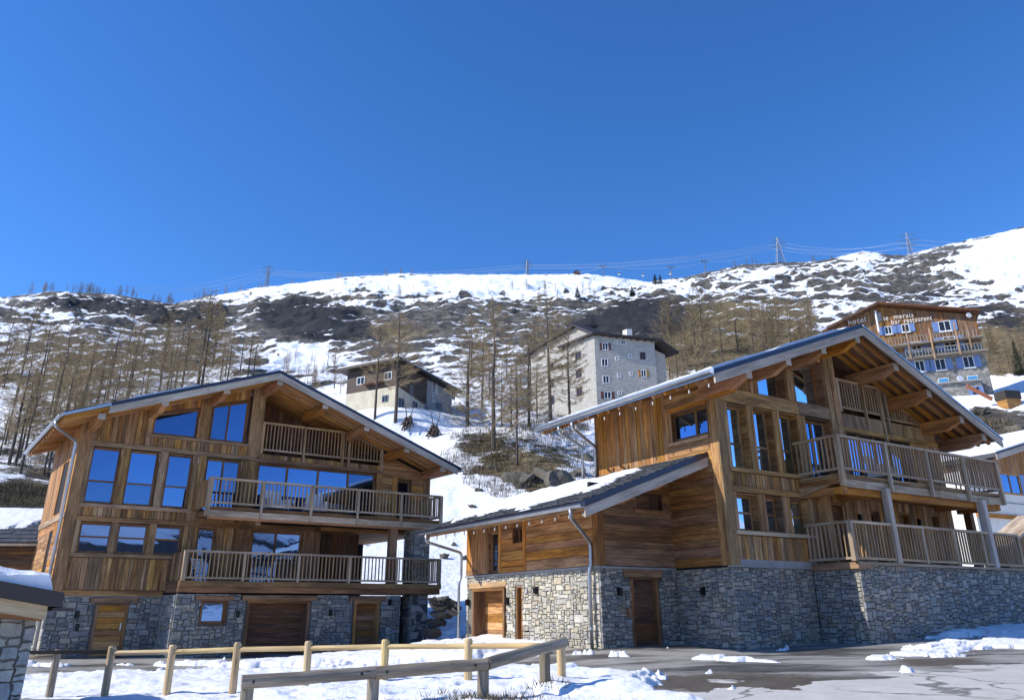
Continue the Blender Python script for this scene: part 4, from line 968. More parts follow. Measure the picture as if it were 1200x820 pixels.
# front boards and timbers
cutb = [(-4, .56, 3.96, 4.1), (-4, .3, 3.34, 3.56), (-4, .3, 2.1, 2.23), (-4, 2.2, 6.14, 6.62)]
planks(B, FB, -3.3, .5, 1.42, lambda u: sB(u) - .04, ops + cutb, 'weathered_planks', .19)
planks(B, FB, .5, 2.0, 6.62, lambda u: sB(u) - .04, ops, 'weathered_planks', .2)
planks(B, FB, .5, 8.36, 1.42, 3.62, low2, 'weathered_planks', .22)
planks(B, FB, 2.0, 2.8, 3.9, 6.5, [], 'weathered_planks', .22); planks(B, FB, 6.6, 8.36, 3.9, 6.5, [], 'honey_planks', .22)
planks(B, FB, 2.58, 7.8, 6.02, 6.52, [], 'weathered_grey_timber', 1.4, True)
planks(B, FB, 6.5, 7.1, lambda h: 7.8, lambda h: min(8.36, BU + (BZ - .44 - h) / BSR), [], 'honey_planks', .22, False)
tim(-3.66, -3.28, 1.25, 6.66, .07, nm='corner_post'); B.b(rbox(SB, WV + .0, WV + .30, 1.25, 6.6, .004, .06, None, (0, 0, 1)), 'corner_post', 'weathered_grey_timber')
for a, b, h0, h1 in ((-2.25, -2.0, 4.1, 6.15), (-1.02, -.76, 4.1, 6.15), (.2, .55, 3.6, 6.15), (-3.28, -3.15, 4.1, 6.15), (-2.17, -1.91, 2.23, 3.36), (-1.07, -.77, 2.23, 3.36), (-3.28, -3.14, 2.23, 3.36), (.17, .46, 1.4, 3.56)):
    tim(a, b, h0, h1, .06, nm='post'); tim((a + b) / 2 - .02 + .07, b + .012, h0, h1, .085, nm='post') if b - a > .2 else None
for a, b in ((-2.2, -2.05), (-1.0, -.82)): tim(a, b, 3.56, 3.96, .06, nm='post')
tim(-3.3, .3, 3.98, 4.1, .11); tim(-3.3, .3, 3.37, 3.54, .10); tim(-3.35, .3, 2.12, 2.23, .14, 'grey_rail_timber'); tim(-3.5, .3, 6.16, 6.60, .09); tim(.33, 2.1, 6.18, 6.60, .08)
tim(1.98, 2.24, 3.9, sB(2.1) - .03, .10, nm='post'); tim(2.30, 2.56, 3.9, sB(2.4) - .03, .10, nm='post'); tim(-.1, .3, 6.62, sB(.1) - .05, .07, nm='post'); tim(-1.72, -1.55, 6.62, sB(-1.6) - .05, .05, nm='post')
tim(2.0, 8.36, 3.55, 3.78, .07, 'brown_timber'); tim(.5, 8.36, 1.24, 1.4, .05, 'grey_rail_timber'); tim(2.24, 8.36, 5.86, 6.02, .08, 'weathered_planks')
tim(.52, 1.0, 1.42, 3.55, .30, 'weathered_planks', nm='post', d0=.03)
tim(8.06, 8.40, 1.25, 5.9, .06, nm='corner_post')
for a, b in ((1.1, 1.25), (2.05, 2.2)): tim(a, b, 1.4, 3.5, .06, nm='post')
for h in topw: window(B, FB, h[0], h[1], h[2], h[3], .30, .075, (), (4.92,), 'weathered_planks', 'dark_window_glass')
for h in loww: window(B, FB, h[0], h[1], h[2], h[3], .30, .075, (), (2.8,), 'weathered_planks', 'dark_window_glass')
g1 = lambda u: 7.30 + (u + 1.55) * .30; g2 = lambda u: 7.86 + (u - .32) * .24
window(B, FB, -1.55, -.12, 6.62, 8, .36, .07, (), (), 'brown_timber', 'dark_window_glass', top=g1); window(B, FB, .32, 1.95, 6.62, 8, .36, .07, (), (), 'brown_timber', 'dark_window_glass', top=g2)
for a, b, f in ((-1.55, -.12, g1), (.32, 1.95, g2)):
    wall(B, FB, a, b, f, hiB, [], 'dark_planks'); planks(B, FB, a, b, lambda u: f(u) + .03, lambda u: sB(u) - .04, [], 'honey_planks', .2)
window(B, FB, .56, 2.0, 3.88, 6.14, .30, .09, (1.28,), (), 'weathered_planks'); window(B, FB, 2.8, 6.6, 3.88, 6.0, .25, .09, (3.75, 4.7, 5.65), (), 'brown_timber')
window(B, FB, 3.42, 3.95, 1.35, 3.2, .2, .07, (), (), 'brown_timber')
door(B, FB, 1.25, 2.05, 1.35, 3.36, .2, 'brown_timber', 'weathered_planks', 1.9, 9); door(B, FB, 5.0, 5.72, 1.35, 3.25, .18, 'brown_timber', 'brown_timber', 5.1, 9); door(B, FB, 6.98, 7.66, 1.35, 3.32, .22, 'dark_planks', 'weathered_planks', None, 9)
wall_lamp(B, Front(WV - .03), 2.72, 2.92); wall_lamp(B, Front(WV - .03), 6.15, 2.95)
# side wall above the wing
planks(B, SB, 3.86, 7.7, 3.9, lambda v: zB(-3.6) - .20, [], 'honey_planks', .19)
planks(B, SB, 3.9, zB(-3.6) - .2, lambda h: WV + .3, lambda h: 3.86, [(1.9, 3.8, 5.06, 6.2)], 'honey_planks', .36, False)
planks(B, SB, 1.25, 4.4, lambda h: WV + .3, lambda h: 4.0, [], 'brown_timber', .24, False)
window(B, SB, 2.02, 3.72, 5.14, 6.12, .16, .09, (2.62,), (), 'brown_timber', frd=.06)
for a, b, h0, h1, d in ((1.98, 3.8, 5.02, 5.13, .09), (1.98, 3.8, 6.12, 6.24, .07), (3.72, 3.86, 5.0, 6.3, .07), (3.62, 3.76, 5.1, 6.2, .05)): B.b(rbox(SB, a, b, h0, h1, 0, d, None, (0, 0, 1) if h1 - h0 > b - a else (0, 1, 0)), 'window_surround', 'honey_planks')
B.b(rbox(SB, WV + .06, 3.85, 6.24, 6.62, .03, .12, None, (0, 1, 0)), 'beam', 'honey_planks')
# gallery
m = M(); m.box((2.6, WV + .02, 6.3), (7.8, WV + 1.5, 6.52)); m.poly([(2.58, WV + 1.5, 6.3), (7.9, WV + 1.5, 6.3), (7.9, WV + 1.5, sB(7.9)), (2.58, WV + 1.5, sB(2.58))], (0, .1, 0)); m.box((2.46, WV + .17, 6.5), (2.58, WV + 1.6, sB(2.5) - .03)); m.box((7.8, WV + .17, 6.3), (7.9, WV + 1.6, sB(7.9) - .03))
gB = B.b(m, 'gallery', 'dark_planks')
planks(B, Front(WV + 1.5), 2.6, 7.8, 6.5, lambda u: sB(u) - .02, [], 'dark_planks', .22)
gt2 = lambda u, v: min(7.78, 7.72 - (u - 5.25) * .34)
railing(B, gB, [(2.6, WV - .0), (5.05, WV - .0)], 6.66, 7.80, posts=((2.64, WV - .05, .1, .1), (4.1, WV - .06, .09, .4), (5.08, WV - .06, .1, .9)), pmat='bare_baluster_timber', gap=.15)
railing(B, gB, [(5.2, WV), (7.7, WV)], 6.55, 7.7, posts=((5.42, WV - .06, .09, .6), (7.66, WV - .04, .12, .4)), pmat='bare_baluster_timber', top=gt2, gap=.15)
# stone: terrace, main front, wing
m = M()
m.box((.04, .04, -1.6), (20, 1.66, 1.28)); m.box((-3.55, WV + .04, -1.6), (8.3, 7.6, 1.2)); m.box((8.3, 1.4, -1.6), (20, 7, 1.2))
m.box((-6.56, 4.04, -1.6), (-5.46, 4.2, 1.2)); m.box((-5.98, 4.2, -1.6), (-5.45, 12, 1.2)); m.box((-4.34, 4.04, -1.6), (-3.5, 12, 1.2)); m.box((-5.45, 4.04, 1.02), (-4.34, 12, 1.2)); m.box((-5.5, 4.5, -1.6), (-4.3, 12, 1.1))
bB = B.b(m, 'stone_base', 'mortar')
masonry(B, Front(.04), .0, 13.5, -1.5, 1.28, [], bB, .072, big=.4, h0f=lambda w: -1.0 + w * .045)
masonry(B, Left(.04), .04, 1.66, -1.5, 1.28, [], bB, .072, h0f=-1.15)
masonry(B, FB.__class__(WV + .04), -3.58, 0, -1.5, 1.2, [], bB, .072, h0f=-1.15)
masonry(B, Left(-3.56), WV + .04, 4.0, -1.5, 1.2, [], bB, .072, h0f=-1.15)
masonry(B, Front(4.04), -6.6, -3.56, -1.5, 1.2, [(-5.7, -4.2, .86, 1.1), (-5.45, -4.34, -3, 1.1)], bB, .072, h0f=-1.15)
masonry(B, Left(-6.58), 4.04, 12, -1.5, 1.2, [(8.22, 8.58, -2, .82), (9.2, 11.85, -2, .98)], bB, .072, 'pale_wall_stone', h0f=-1.15)
mm = wall(B, Left(-6.575), 4.05, 12.0, -1.6, 1.2, [(8.22, 8.58, -2, .82), (9.36, 11.6, -2, .82)], t=.25, m=M()); B.b(mm, 'wing_wall', 'pale_mortar')
B.b(rbox(Left(-6.6), 4.0, 12.05, 1.2, 1.27, -.25, .05), 'wall_cap', 'concrete'); B.b(rbox(Front(4.0), -6.64, -3.6, 1.2, 1.26, -.2, .05), 'wall_cap', 'concrete')
B.b(rbox(FB, -3.64, -.02, 1.2, 1.25, -.1, .06), 'wall_cap', 'concrete'); B.b(rbox(FB, -3.4, .2, 1.25, 1.42, -.1, .04), 'stone_sill', 'concrete'); B.b(rbox(Front(0), -.06, 14, 1.28, 1.36, -1.65, .09), 'terrace_cap', 'grey_rail_timber')
B.b(rbox(Left(0), -.06, 1.7, 1.16, 1.34, -.5, .1), 'terrace_edge', 'brown_timber')
lay_stones(B)
# wing
WV0, UE = 2.15, -8.5
zW = lambda u: 2.80 + (u - UE) * .368
FW = Front(4.0); LW = Left(-6.6)
m = M(); wall(B, FW, -6.6, -3.6, 1.26, lambda u: zW(u) - .3, [(-5.05, -3.95, 2.98, 3.5)], m=m); wall(B, LW, 4.16, 12, 1.27, lambda v: zW(-6.6) - .3, [(9.72, 10.38, 1.3, 2.72), (8.12, 8.76, 2.22, 2.74)], m=m); m.box((-6.44, 11.9, 1.2), (-3.6, 12, 3))
m.box((-6.4, 4.6, 1.2), (-3.7, 4.7, 3.8)); m.box((-5.8, 4.8, -1.5), (-5.7, 11.9, 3))
B.b(m, 'wing_wall', 'dark_void')
planks(B, FW, 1.28, 4.35, lambda h: max(-6.45, UE + (h + .32 - 2.80) / .368), lambda h: -3.62, [(-5.05, -3.95, 2.98, 3.5)], 'brown_timber', .23, False)
planks(B, LW, 1.28, zW(-6.6) - .32, lambda h: 4.2, lambda h: 8.0, [], 'honey_planks', .26, False)
planks(B, LW, 1.46, zW(-6.6) - .32, lambda h: 8.0, lambda h: 9.55, [(8.12, 8.76, 2.22, 2.74)], 'honey_planks', .26, False)
planks(B, LW, 10.5, 12, 1.3, lambda v: zW(-6.6) - .32, [], 'honey_planks', .2)
planks(B, LW, 9.55, 10.5, 1.3, lambda v: zW(-6.6) - .32, [(9.72, 10.38, 1.3, 2.72)], 'brown_timber', .15)
for v in (7.9, 9.5, 11.15): B.b(rbox(LW, v, v + .16, 1.3, zW(-6.6) - .34, .0, .06, None, (0, 0, 1)), 'post', 'honey_planks')
B.b(rbox(LW, 7.95, 9.5, 1.28, 1.44, .02, .08, None, (0, 1, 0)), 'sunlit_strip', 'orange_planks'); B.b(rbox(LW, 11.15, 11.95, 1.28, 1.44, .02, .08, None, (0, 1, 0)), 'sunlit_strip', 'orange_planks')  # brighter orange boards paint in the sunlit strip below the eave shadow
B.b(M().box((-6.68, 3.93, 1.27), (-6.42, 4.18, 3.25), (0, 0, 1)), 'corner_post', 'brown_timber')
B.b(rbox(FW, -6.42, -3.6, 1.5, 1.62, .035, .07, None, (1, 0, 0)), 'board', 'brown_timber'); B.b(rbox(FW, -5.2, -3.62, 2.88, 2.98, .02, .10, None, (1, 0, 0)), 'beam', 'brown_timber')
window(B, LW, 9.72, 10.38, 1.3, 2.72, .12, .06, g='dim_glass'); window(B, LW, 8.12, 8.76, 2.22, 2.74, .12, .06, (8.44,), g='dim_glass', mat='dark_planks')
window(B, FW, -5.05, -3.95, 2.98, 3.5, .2, .05, (-4.2,), g='dim_glass', mat='dark_planks')
door(B, Front(4.02), -5.45, -4.34, -1.05, 1.02, .14, 'dark_planks', 'brown_timber', None, 8); B.b(rbox(Front(4.0), -5.72, -4.2, .98, 1.2, -.08, .06, None, (1, 0, 0)), 'lintel', 'brown_timber')
door(B, Left(-6.58), 9.36, 11.6, -1.1, .82, .5, 'honey_planks', 'brown_timber', None, 7, 'garage_door'); B.b(rbox(Left(-6.58), 9.2, 11.8, .82, 1.0, -.1, .05, None, (0, 1, 0)), 'lintel', 'bare_baluster_timber')
door(B, Left(-6.58), 8.22, 8.58, -1.1, .82, .2, 'dark_planks', 'brown_timber', None, 6, 'narrow_door', .05)
for pl, w, h in ((Front(3.99), -5.92, .56), (Left(-3.6), 2.84, .56), (Left(-6.62), 9.05, .35), (Left(-6.62), 11.82, .35), (Left(-6.62), 7.3, .66)): wall_lamp(B, pl, w, h)
B.b(rbox(Front(3.99), -5.66, -5.54, -.15, .12, .0, .05), 'intercom', 'brown_timber')
# wing roof
m = M(); m.poly([(UE, WV0, zW(UE) - .14), (-3.6, WV0, zW(-3.6) - .14), (-3.6, WV0, zW(-3.6)), (UE, WV0, zW(UE))], (0, 12.1 - WV0, 0), (0, 1, 0))
wr = B.b(m, 'wing_roof', 'anthracite_metal')
B.b(M().poly([(UE + .06, WV0 + .08, zW(UE) - .24), (-3.62, WV0 + .08, zW(-3.6) - .22), (-3.62, WV0 + .08, zW(-3.6) - .145), (UE + .06, WV0 + .08, zW(UE + .06) - .145)], (0, 9.8, 0), (1, 0, .368)), 'soffit', 'soffit_boards', wr)
B.b(M().poly([(UE + .02, WV0 - .02, zW(UE) - .42), (-3.64, WV0 - .02, zW(-3.64) - .42), (-3.64, WV0 - .02, zW(-3.64) - .145), (UE + .02, WV0 - .02, zW(UE) - .145)], (0, .05, 0)), 'barge_board', 'barge_timber', wr)
B.b(M().poly([(UE, WV0 - .03, zW(UE) - .135), (-3.62, WV0 - .03, zW(-3.62) - .135), (-3.62, WV0 - .03, zW(-3.62) + .03), (UE, WV0 - .03, zW(UE) + .03)], (0, .03, 0)), 'edge_flashing', 'anthracite_metal', wr)
wfn = lambda s, t: (UE + t * 4.85, WV0 + .05 + s * (12.05 - WV0), zW(UE + t * 4.85) + .002)
slates(B, wfn, 34, 16, parent=wr)
for u in (-6.35, -5.0, -3.75): purlin(B, u, WV0 + .35, 4.2, zW(u) - .24, .2, .36, 'purlin_timber')
gutter(B, (UE - .06, WV0, zW(UE) - .09), (UE - .06, 12.1, zW(UE) - .09))
for v in (2.9, 3.5): B.b(M().beam((UE + .1, v, zW(UE + .1) - .29), (-3.7, v, zW(-3.7) - .29), .09, .1), 'rafter', 'soffit_boards', wr)
roof_snow('long snow sheet on the low wing roof of the right chalet', B, wfn, 120, 50, .11, 13, lambda S, T, nz2, U, V: np.minimum(np.minimum((V - 3.3 + nz2 * 1.1) * .8, (T - .12 - .26 * sstep(5.2, 3.4, V) + nz2 * .45) * 5), (.93 - T) * 6 + nz2) - .05 - .9 * sstep(.45, .7, T) * sstep(5.5, 3.5, V) - .5 * sstep(8.5, 11.5, V) * (1 - sstep(.3, .5, T)))
pipe(B, [(UE - .06, WV0 + .55, 2.66), (UE - .06, WV0 + .55, 2.42), (-6.72, 4.25, 1.95), (-6.72, 4.25, 1.32), (-6.76, 4.3, 1.1), (-6.76, 4.3, -1.0)], .055, joints=(.95, -.45))
pipe(B, [(UE - .06, 11.6, 2.66), (UE - .06, 11.6, 2.4), (-6.78, 12.12, 2.1), (-6.78, 12.12, 1.25), (-6.86, 12.14, 1.05), (-6.86, 12.14, -1.0)], .05)
# lamps hanging in a row under the eaves
def eave_lamp(u, v, z, l=.22):
    r = B.b(M().box((u - .012, v - .012, z - l), (u + .012, v + .012, z)), 'eave_lamp', 'brown_timber'); B.b(M().box((u - .016, v - .016, z - l - .09), (u + .016, v + .016, z - l)), 'lamp_tip', 'lamp_tip', r)
for k in range(15): eave_lamp(UE + .12, 2.35 + k * .67, 2.78 - .04)
for k in range(11): eave_lamp(-5.28, .25 + k * .8, zB(-5.3) - .17)
# main roof
VF, VB = -.1, 8.9
m = M(); e = .14
for u0, u1 in ((-5.42, BU), (BU, 9.85)): m.poly([(u0, VF, zB(u0) - e), (u1, VF, zB(u1) - e), (u1, VF, zB(u1)), (u0, VF, zB(u0))], (0, VB - VF, 0), (0, 1, 0))
ro = B.b(m, 'roof', 'anthracite_metal')
m = M()
for u0, u1 in ((-5.36, BU), (BU, 9.78)): m.poly([(u0, VF + .1, zB(u0) - e - .05), (u1, VF + .1, zB(u1) - e - .05), (u1, VF + .1, zB(u1) - e - .004), (u0, VF + .1, zB(u0) - e - .004)], (0, VB - VF - .2, 0), (u1 - u0, 0, zB(u1) - zB(u0)))
B.b(m, 'soffit', 'brown_timber', ro)
for u0, u1 in ((-5.4, BU), (BU, 9.8)):
    B.b(M().poly([(u0, VF - .03, zB(u0) - e - .28), (u1, VF - .03, zB(u1) - e - .28), (u1, VF - .03, zB(u1) - e - .005), (u0, VF - .03, zB(u0) - e - .005)], (0, .06, 0)), 'barge_board', 'barge_timber', ro)
B.b(M().poly([(BU, VF - .05, zB(BU) - .12), (9.87, VF - .05, zB(9.87) - .12), (9.87, VF - .05, zB(9.87) - .05), (BU, VF - .05, zB(BU) - .05)], (0, .03, 0)), 'edge_flashing', 'zinc', ro)
B.b(M().box((-5.45, VF - .04, zB(-5.42) - .2), (-5.43, VB, zB(-5.42) + .04)), 'edge_flashing', 'zinc', ro)
for u in (-3.75, -1.85, .02, 1.98, 4.0, 5.78, 7.6, 8.9): purlin(B, u, VF + .18, WV + .4, zB(u) - e - .19, .22, .46)
B.b(M().poly([(-3.8, VF + .9, sB(-3.6) - .68), (-3.8, WV + .1, sB(-3.6) - .68), (-3.8, WV + .1, sB(-3.6) - .28), (-3.8, VF + .5, sB(-3.6) - .28)], (.2, 0, 0), (0, 1, 0)), 'beam', 'purlin_timber')
for v in (.32, .72, 1.14, 1.52):
    for u0, u1 in ((-5.3, BU - .1), (BU + .1, 9.7)): B.b(M().beam((u0, v, zB(u0) - e - .115), (u1, v, zB(u1) - e - .115), .11, .125), 'rafter', 'soffit_boards', ro)
for k in range(13):
    v = 2.0 + k * .55; B.b(M().beam((-5.36, v, zB(-5.36) - e - .11), (-3.5, v, zB(-3.5) - e - .11), .09, .12), 'rafter', 'honey_planks', ro)
gutter(B, (-5.5, VF, zB(-5.42) - .06), (-5.5, VB, zB(-5.42) - .06))
roof_snow('even snow layer on the upper left slope of the right chalet roof', B, lambda s, t: (-5.36 + s * 7.4, VF + .06 + t * 8.8, zB(-5.36 + s * 7.4)), 40, 40, .11, 23, lambda S, T, nz2, U, V: .62 + nz2 * 1.2 - .5 * (U > .9))
roof_snow('thin snow on the upper right slope of the right chalet roof', B, lambda s, t: (2.3 + s * 7.4, VF + .6 + t * 8.2, zB(2.3 + s * 7.4)), 40, 40, .07, 24, lambda S, T, nz2, U, V: .05 + nz2 * 2)
pipe(B, [(-5.5, 6.6, 6.2), (-5.5, 6.6, 5.98), (-3.72, 7.62, 5.7), (-3.72, 7.62, 4.35)], .055, joints=(5.0,)); pipe(B, [(-5.5, 7.4, 6.2), (-5.5, 7.4, 5.98), (-3.95, 8.1, 5.75), (-3.95, 8.1, 4.3)], .05)
# balconies
bl = B.b(M().box((.1, .1, 1.3), (9.7, 1.6, 1.34)), 'balcony', 'grey_rail_timber')
railing(B, bl, [(-.16, WV - .05), (-.16, -.02), (9.45, -.02)], 1.40, 2.54, posts=[(-.16, -.02, .14, .02)] + [(x, -.03, .10, .02) for x in (3.5, 5.3, 7.0, 9.4)], low=.06, gap=.16, bw=.055)
for x, s in ((1.95, .2), (7.55, .24)): B.b(M().box((x - s / 2, -.12, 1.36), (x + s / 2, -.12 + s, 3.62)), 'post', 'barge_timber')
B.b(M().box((8.9, 1.2, 1.3), (9.15, 1.45, 3.6)), 'post', 'brown_timber')
m = M(); m.box((-.1, .12, 3.66), (9.0, 1.62, 3.82)); bu = B.b(m, 'balcony', 'brown_timber')
for k in range(9): B.b(M().box((.0 + k * 1.02, .02, 3.56), (1.0 + k * 1.02, .10, 3.80)), 'fascia_board', 'grey_rail_timber', bu)
for z0, z1, v0 in ((3.83, 3.88, .03), (3.90, 3.96, .05)): B.b(M().box((-.14, v0, z0), (9.1, 1.6, z1)), 'deck_edge', 'weathered_grey_timber', bu)
B.b(M().box((-.1, .15, 3.36), (9.0, .4, 3.56)), 'beam', 'purlin_timber')
for u in (.1, 1.95, 7.5, 8.95): B.b(M().beam((u, .12, 3.48), (u, WV, 3.48), .2, .2), 'bracket', 'purlin_timber', bu)
B.b(M().poly([(-.2, WV - .05, 3.36), (-.2, .5, 3.66), (-.2, WV - .05, 3.66)], (.2, 0, 0)), 'bracket', 'weathered_grey_timber', bu)
railing(B, bu, [(-.16, WV - .05), (-.16, -.02), (9.05, -.02), (9.05, WV)], 3.98, 5.15, posts=[(-.16, -.03, .15, .42), (9.05, -.03, .14, .42)] + [(x, -.07, .095, .45) for x in (2.24, 4.52, 6.80)], low=.12, gap=.16, bw=.055)
q = lB(3.3, .8); t = thing('lounge_chair', 'white lounge chair behind the upper railing of the right chalet', 'lounge chair', (q[0], q[1], 3.97), AZB + .3, None)
M().box((-.36, -.36, .22), (.36, .36, .42)).build('seat', 'white_cushion', t); M().poly([(-.36, .22, .42), (-.36, .38, .42), (-.36, .5, .98), (-.36, .36, .98)], (.72, 0, 0)).build('backrest', 'white_cushion', t)
for s in (-1, 1):
    M().box((s * .40 - .045, -.36, .22), (s * .40 + .045, .4, .62)).build('armrest', 'white_cushion', t)
    for q_ in (-.3, .3): M().box((s * .33 - .025, q_ - .025, 0), (s * .33 + .025, q_ + .025, .22)).build('leg', 'black_metal', t)

# ================================================================ other buildings
def frame_at(px, py, d, yaw):           # origin of a building: a photo pixel d metres away, front turned by yaw
    p = at(px, py, d); return p
def local_fn(p, yaw):
    c, s = math.cos(yaw), math.sin(yaw)
    def f(px, py, v=0):                 # photo pixel -> (u, z) on the plane v of that building
        r = ray(px, py); nx, ny = -s, c
        k = (v + p[0] * nx + p[1] * ny) / (r[0] * nx + r[1] * ny); q = r * k
        return ((q[0] - p[0]) * c + (q[1] - p[1]) * s, q[2] - p[2])
    return f
def simple_window(cx, pl, w0, w1, h0, h1, fmat, sh=None, shw=None, g='dark_glass', mull=True, sill=False):
    m = M(); t = .09
    for a, b, c, d in ((w0, w0 + t, h0, h1), (w1 - t, w1, h0, h1), (w0 + t, w1 - t, h0, h0 + t), (w0 + t, w1 - t, h1 - t, h1)): rbox(pl, a, b, c, d, .0, .06, m)
    if mull: rbox(pl, (w0 + w1) / 2 - .04, (w0 + w1) / 2 + .04, h0 + t, h1 - t, .0, .05, m)
    f = cx.b(m, 'window', fmat); cx.b(rbox(pl, w0 + t - .01, w1 - t + .01, h0 + t - .01, h1 - t + .01, .004, .02), 'pane', g, f)
    if sill: cx.b(rbox(pl, w0 - .1, w1 + .1, h0 - .12, h0 - .003, .0, .14), 'sill', fmat, f)
    if sh:
        sw = shw or (w1 - w0) * .5
        for a, b in ((w0 - sw - .02, w0 - .02), (w1 + .02, w1 + sw + .02)):
            q = M(); n = 3
            for k in range(n): rbox(pl, a + k * (b - a) / n + .01, a + (k + 1) * (b - a) / n - .01, h0, h1, .02, .06, q)
            rbox(pl, a, b, h0 + .2, h0 + .3, .06, .08, q); rbox(pl, a, b, h1 - .3, h1 - .2, .06, .08, q)
            cx.b(q, 'shutter', sh, f)
    return f

# ---- old stone hotel on the slope, centre
yaw = R_(4); p = at(702, 520, 138); hz = p[2]
r = thing('stone_hotel', 'big grey stone house with brown and white framed windows and steep roof on the hillside', 'house', p, yaw)
H = Ctx(r, 0, .62)
fr = local_fn(p, yaw)
UR, WL = 11.2, 19.0             # length of the right face, of the left (gable) face
zc = fr(702, 392)[1]; zr_ = fr(775, 398)[1]; e2 = (zc + zr_) / 2
def lf(px, py):         # photo pixel -> (v, z) on the slanting left face
    c, s = math.cos(yaw), math.sin(yaw); rr = ray(px, py); ru, rv = rr[0] * c + rr[1] * s, -rr[0] * s + rr[1] * c; cu, cv = -(p[0] * c + p[1] * s), -(-p[0] * s + p[1] * c)
    k = -(cu + .62 * cv) / (ru + .62 * rv); return cv + k * rv, k * rr[2] - p[2]
vpk, zpk = lf(678, 380); WL, zle = lf(622, 414)
zC, zR = fr(703, 391)[1], fr(775, 399)[1]; zX = zR - 2.0
m = M(); m.poly([(0, 0, -4), (0, WL, -4), (0, WL, zle - .3), (0, vpk, zpk - .3), (0, 0, zC - .25)], (.9, 0, 0)); m.poly([(.9, WL - .2, -4), (.9, .4, -4), (.9, .4, zC - 1), (.9, WL - .2, zle - 1.2)], (5, 0, 0)); m.poly([(.02, -.01, -4), (UR, -.01, -4), (UR, -.01, zR - .2), (.02, -.01, zC - .2)], (0, 9, 0)); H.b(m, 'wall', 'hotel_rubble')
m = M(); m.poly([(UR, 1.5, -4), (UR + 3.2, 1.5, -4), (UR + 3.2, 1.5, zX - .3), (UR, 1.5, zR - .6)], (0, 8, 0)); H.b(m, 'wing_wall', 'hotel_rubble')
m = M(); th = .32
def roof_strip(a, b, ext): m.poly([a, b, (b[0], b[1], b[2] + th), (a[0], a[1], a[2] + th)], ext)
sl_ = (zpk - zle) / (WL - vpk)
roof_strip((-1.1, WL + 1.0, zle - .3 - sl_), (-1.1, vpk, zpk - .3), (5, 0, 0)); roof_strip((-1.1, vpk, zpk - .3), (-1.1, -.9, zC - .3), (2.1, 0, 0))
roof_strip((-1.0, -1.0, zC - .28), (UR + .9, -1.0, zR - .3), (0, 9, 0)); roof_strip((UR + .9, -.6, zR - .31), (UR + 4.4, -.2, zX - .5), (0, 9, 0)); rf = H.b(m, 'roof', 'brown_metal')
H.b(M().box((8.9, 3.2, e2 - 1), (9.9, 4.2, fr(760, 386, 3.2)[1])), 'chimney', 'white_plaster', rf)
for k in range(9): H.b(M().beam((.2 + k * 1.3, -.85, zC - .42 + (zR - zC) * k / 9), (.2 + k * 1.3, .6, zC - .42 + (zR - zC) * k / 9), .16, .2), 'rafter_end', 'dark_planks', rf)
HF = Front(0); HL = Left(0)
for px, py, w, h, fm, sh in ((709, 406, 1.1, 1.4, 'white_paint', 'red_brown_shutter'), (708.5, 424.5, 1.2, 1.4, 'white_paint', None), (710, 444.5, 1.2, 1.4, 'white_paint', None), (712, 463, 1.3, 1.3, 'white_paint', 'red_brown_shutter'),
                             (722, 401, .6, .6, 'white_paint', None), (730, 401, .85, 1.0, 'white_paint', None), (723, 420, .65, .65, 'white_paint', None), (738, 417, .6, .7, 'white_paint', None), (725, 440, .6, .7, 'white_paint', None), (739, 437.5, .6, .7, 'white_paint', None),
                             (753, 417, 1.0, 1.4, 'red_brown_shutter', None), (754, 437.5, 1.0, 1.4, 'white_paint', 'honey_planks'), (726, 460, .7, .6, 'white_paint', None)):
    u, z = fr(px, py); simple_window(H, HF, u - w / 2, u + w / 2, z - h / 2, z + h / 2, fm, sh, w * .45 if sh else None)
for v, z in ((4, e2 - 2.5), (11, e2 - 2.7), (4, e2 - 6), (11, e2 - 6), (17, e2 - 6.2), (4, e2 - 9.4), (11, e2 - 9.4), (17, e2 - 9.6)): simple_window(H, HL, v - .7, v + .7, z - .8, z + .8, 'red_brown_shutter', None, None, 'dark_glass')

# ---- house with the dark band and cream walls, left of centre
yaw = R_(60); p = at(463, 488, 112)
r = thing('cream_house', 'cream house with dark timber top storey on the hillside behind the left chalet', 'house', p, yaw)
H = Ctx(r, 0); fr = local_fn(p, yaw); HF = Front(0); HL = Left(0)
zt = fr(463, 424)[1]; zb_ = fr(463, 451)[1]; ue, ze = fr(534, 461); um = fr(500, 460)[0]
m = M(); m.poly([(0, 0, -3), (um, 0, -3), (um, 0, zb_ - 1.4), (0, 0, zb_)], (0, 9.6, 0)); H.b(m, 'wall', 'cream_plaster')
k = (zt - ze) / ue
m = M(); m.poly([(0, -.02, zb_ - .01), (um + .02, -.02, zb_ - 1.45), (um + .02, -.02, zt - k * um), (0, -.02, zt)], (0, 9.65, 0)); H.b(m, 'upper_wall', 'old_dark_planks')
m = M(); m.poly([(um + .03, .3, -2.5), (ue - .6, .3, -2.5), (ue - .6, .3, ze + .1), (um + .03, .3, zt - k * um)], (0, 9.2, 0)); H.b(m, 'side_wall', 'grey_plaster')
m = M(); m.poly([(-1.1, -1.2, zt + .15 + .25 * k), (ue + .4, -1.2, zt - k * (ue + .4) + .05), (ue + .4, -1.2, zt - k * (ue + .4) + .33), (-1.1, -1.2, zt + .5 + .25 * k)], (0, 12.2, 0)); rf = H.b(m, 'roof', 'brown_metal')
m = M(); m.poly([(-1.1, -1.1, zt + .53 + .25 * k), (ue + .3, -1.1, zt - k * (ue + .3) + .35), (ue + .3, -1.1, zt - k * (ue + .3) + .45), (-1.1, -1.1, zt + .68 + .25 * k)], (0, 11.9, 0)); H.b(m, 'roof_snow', 'snow', rf)
m = M(); m.box((um - 1.2, -1.8, -3), (um + 4.2, .3, 1.6)); H.b(m, 'porch', 'cream_plaster')
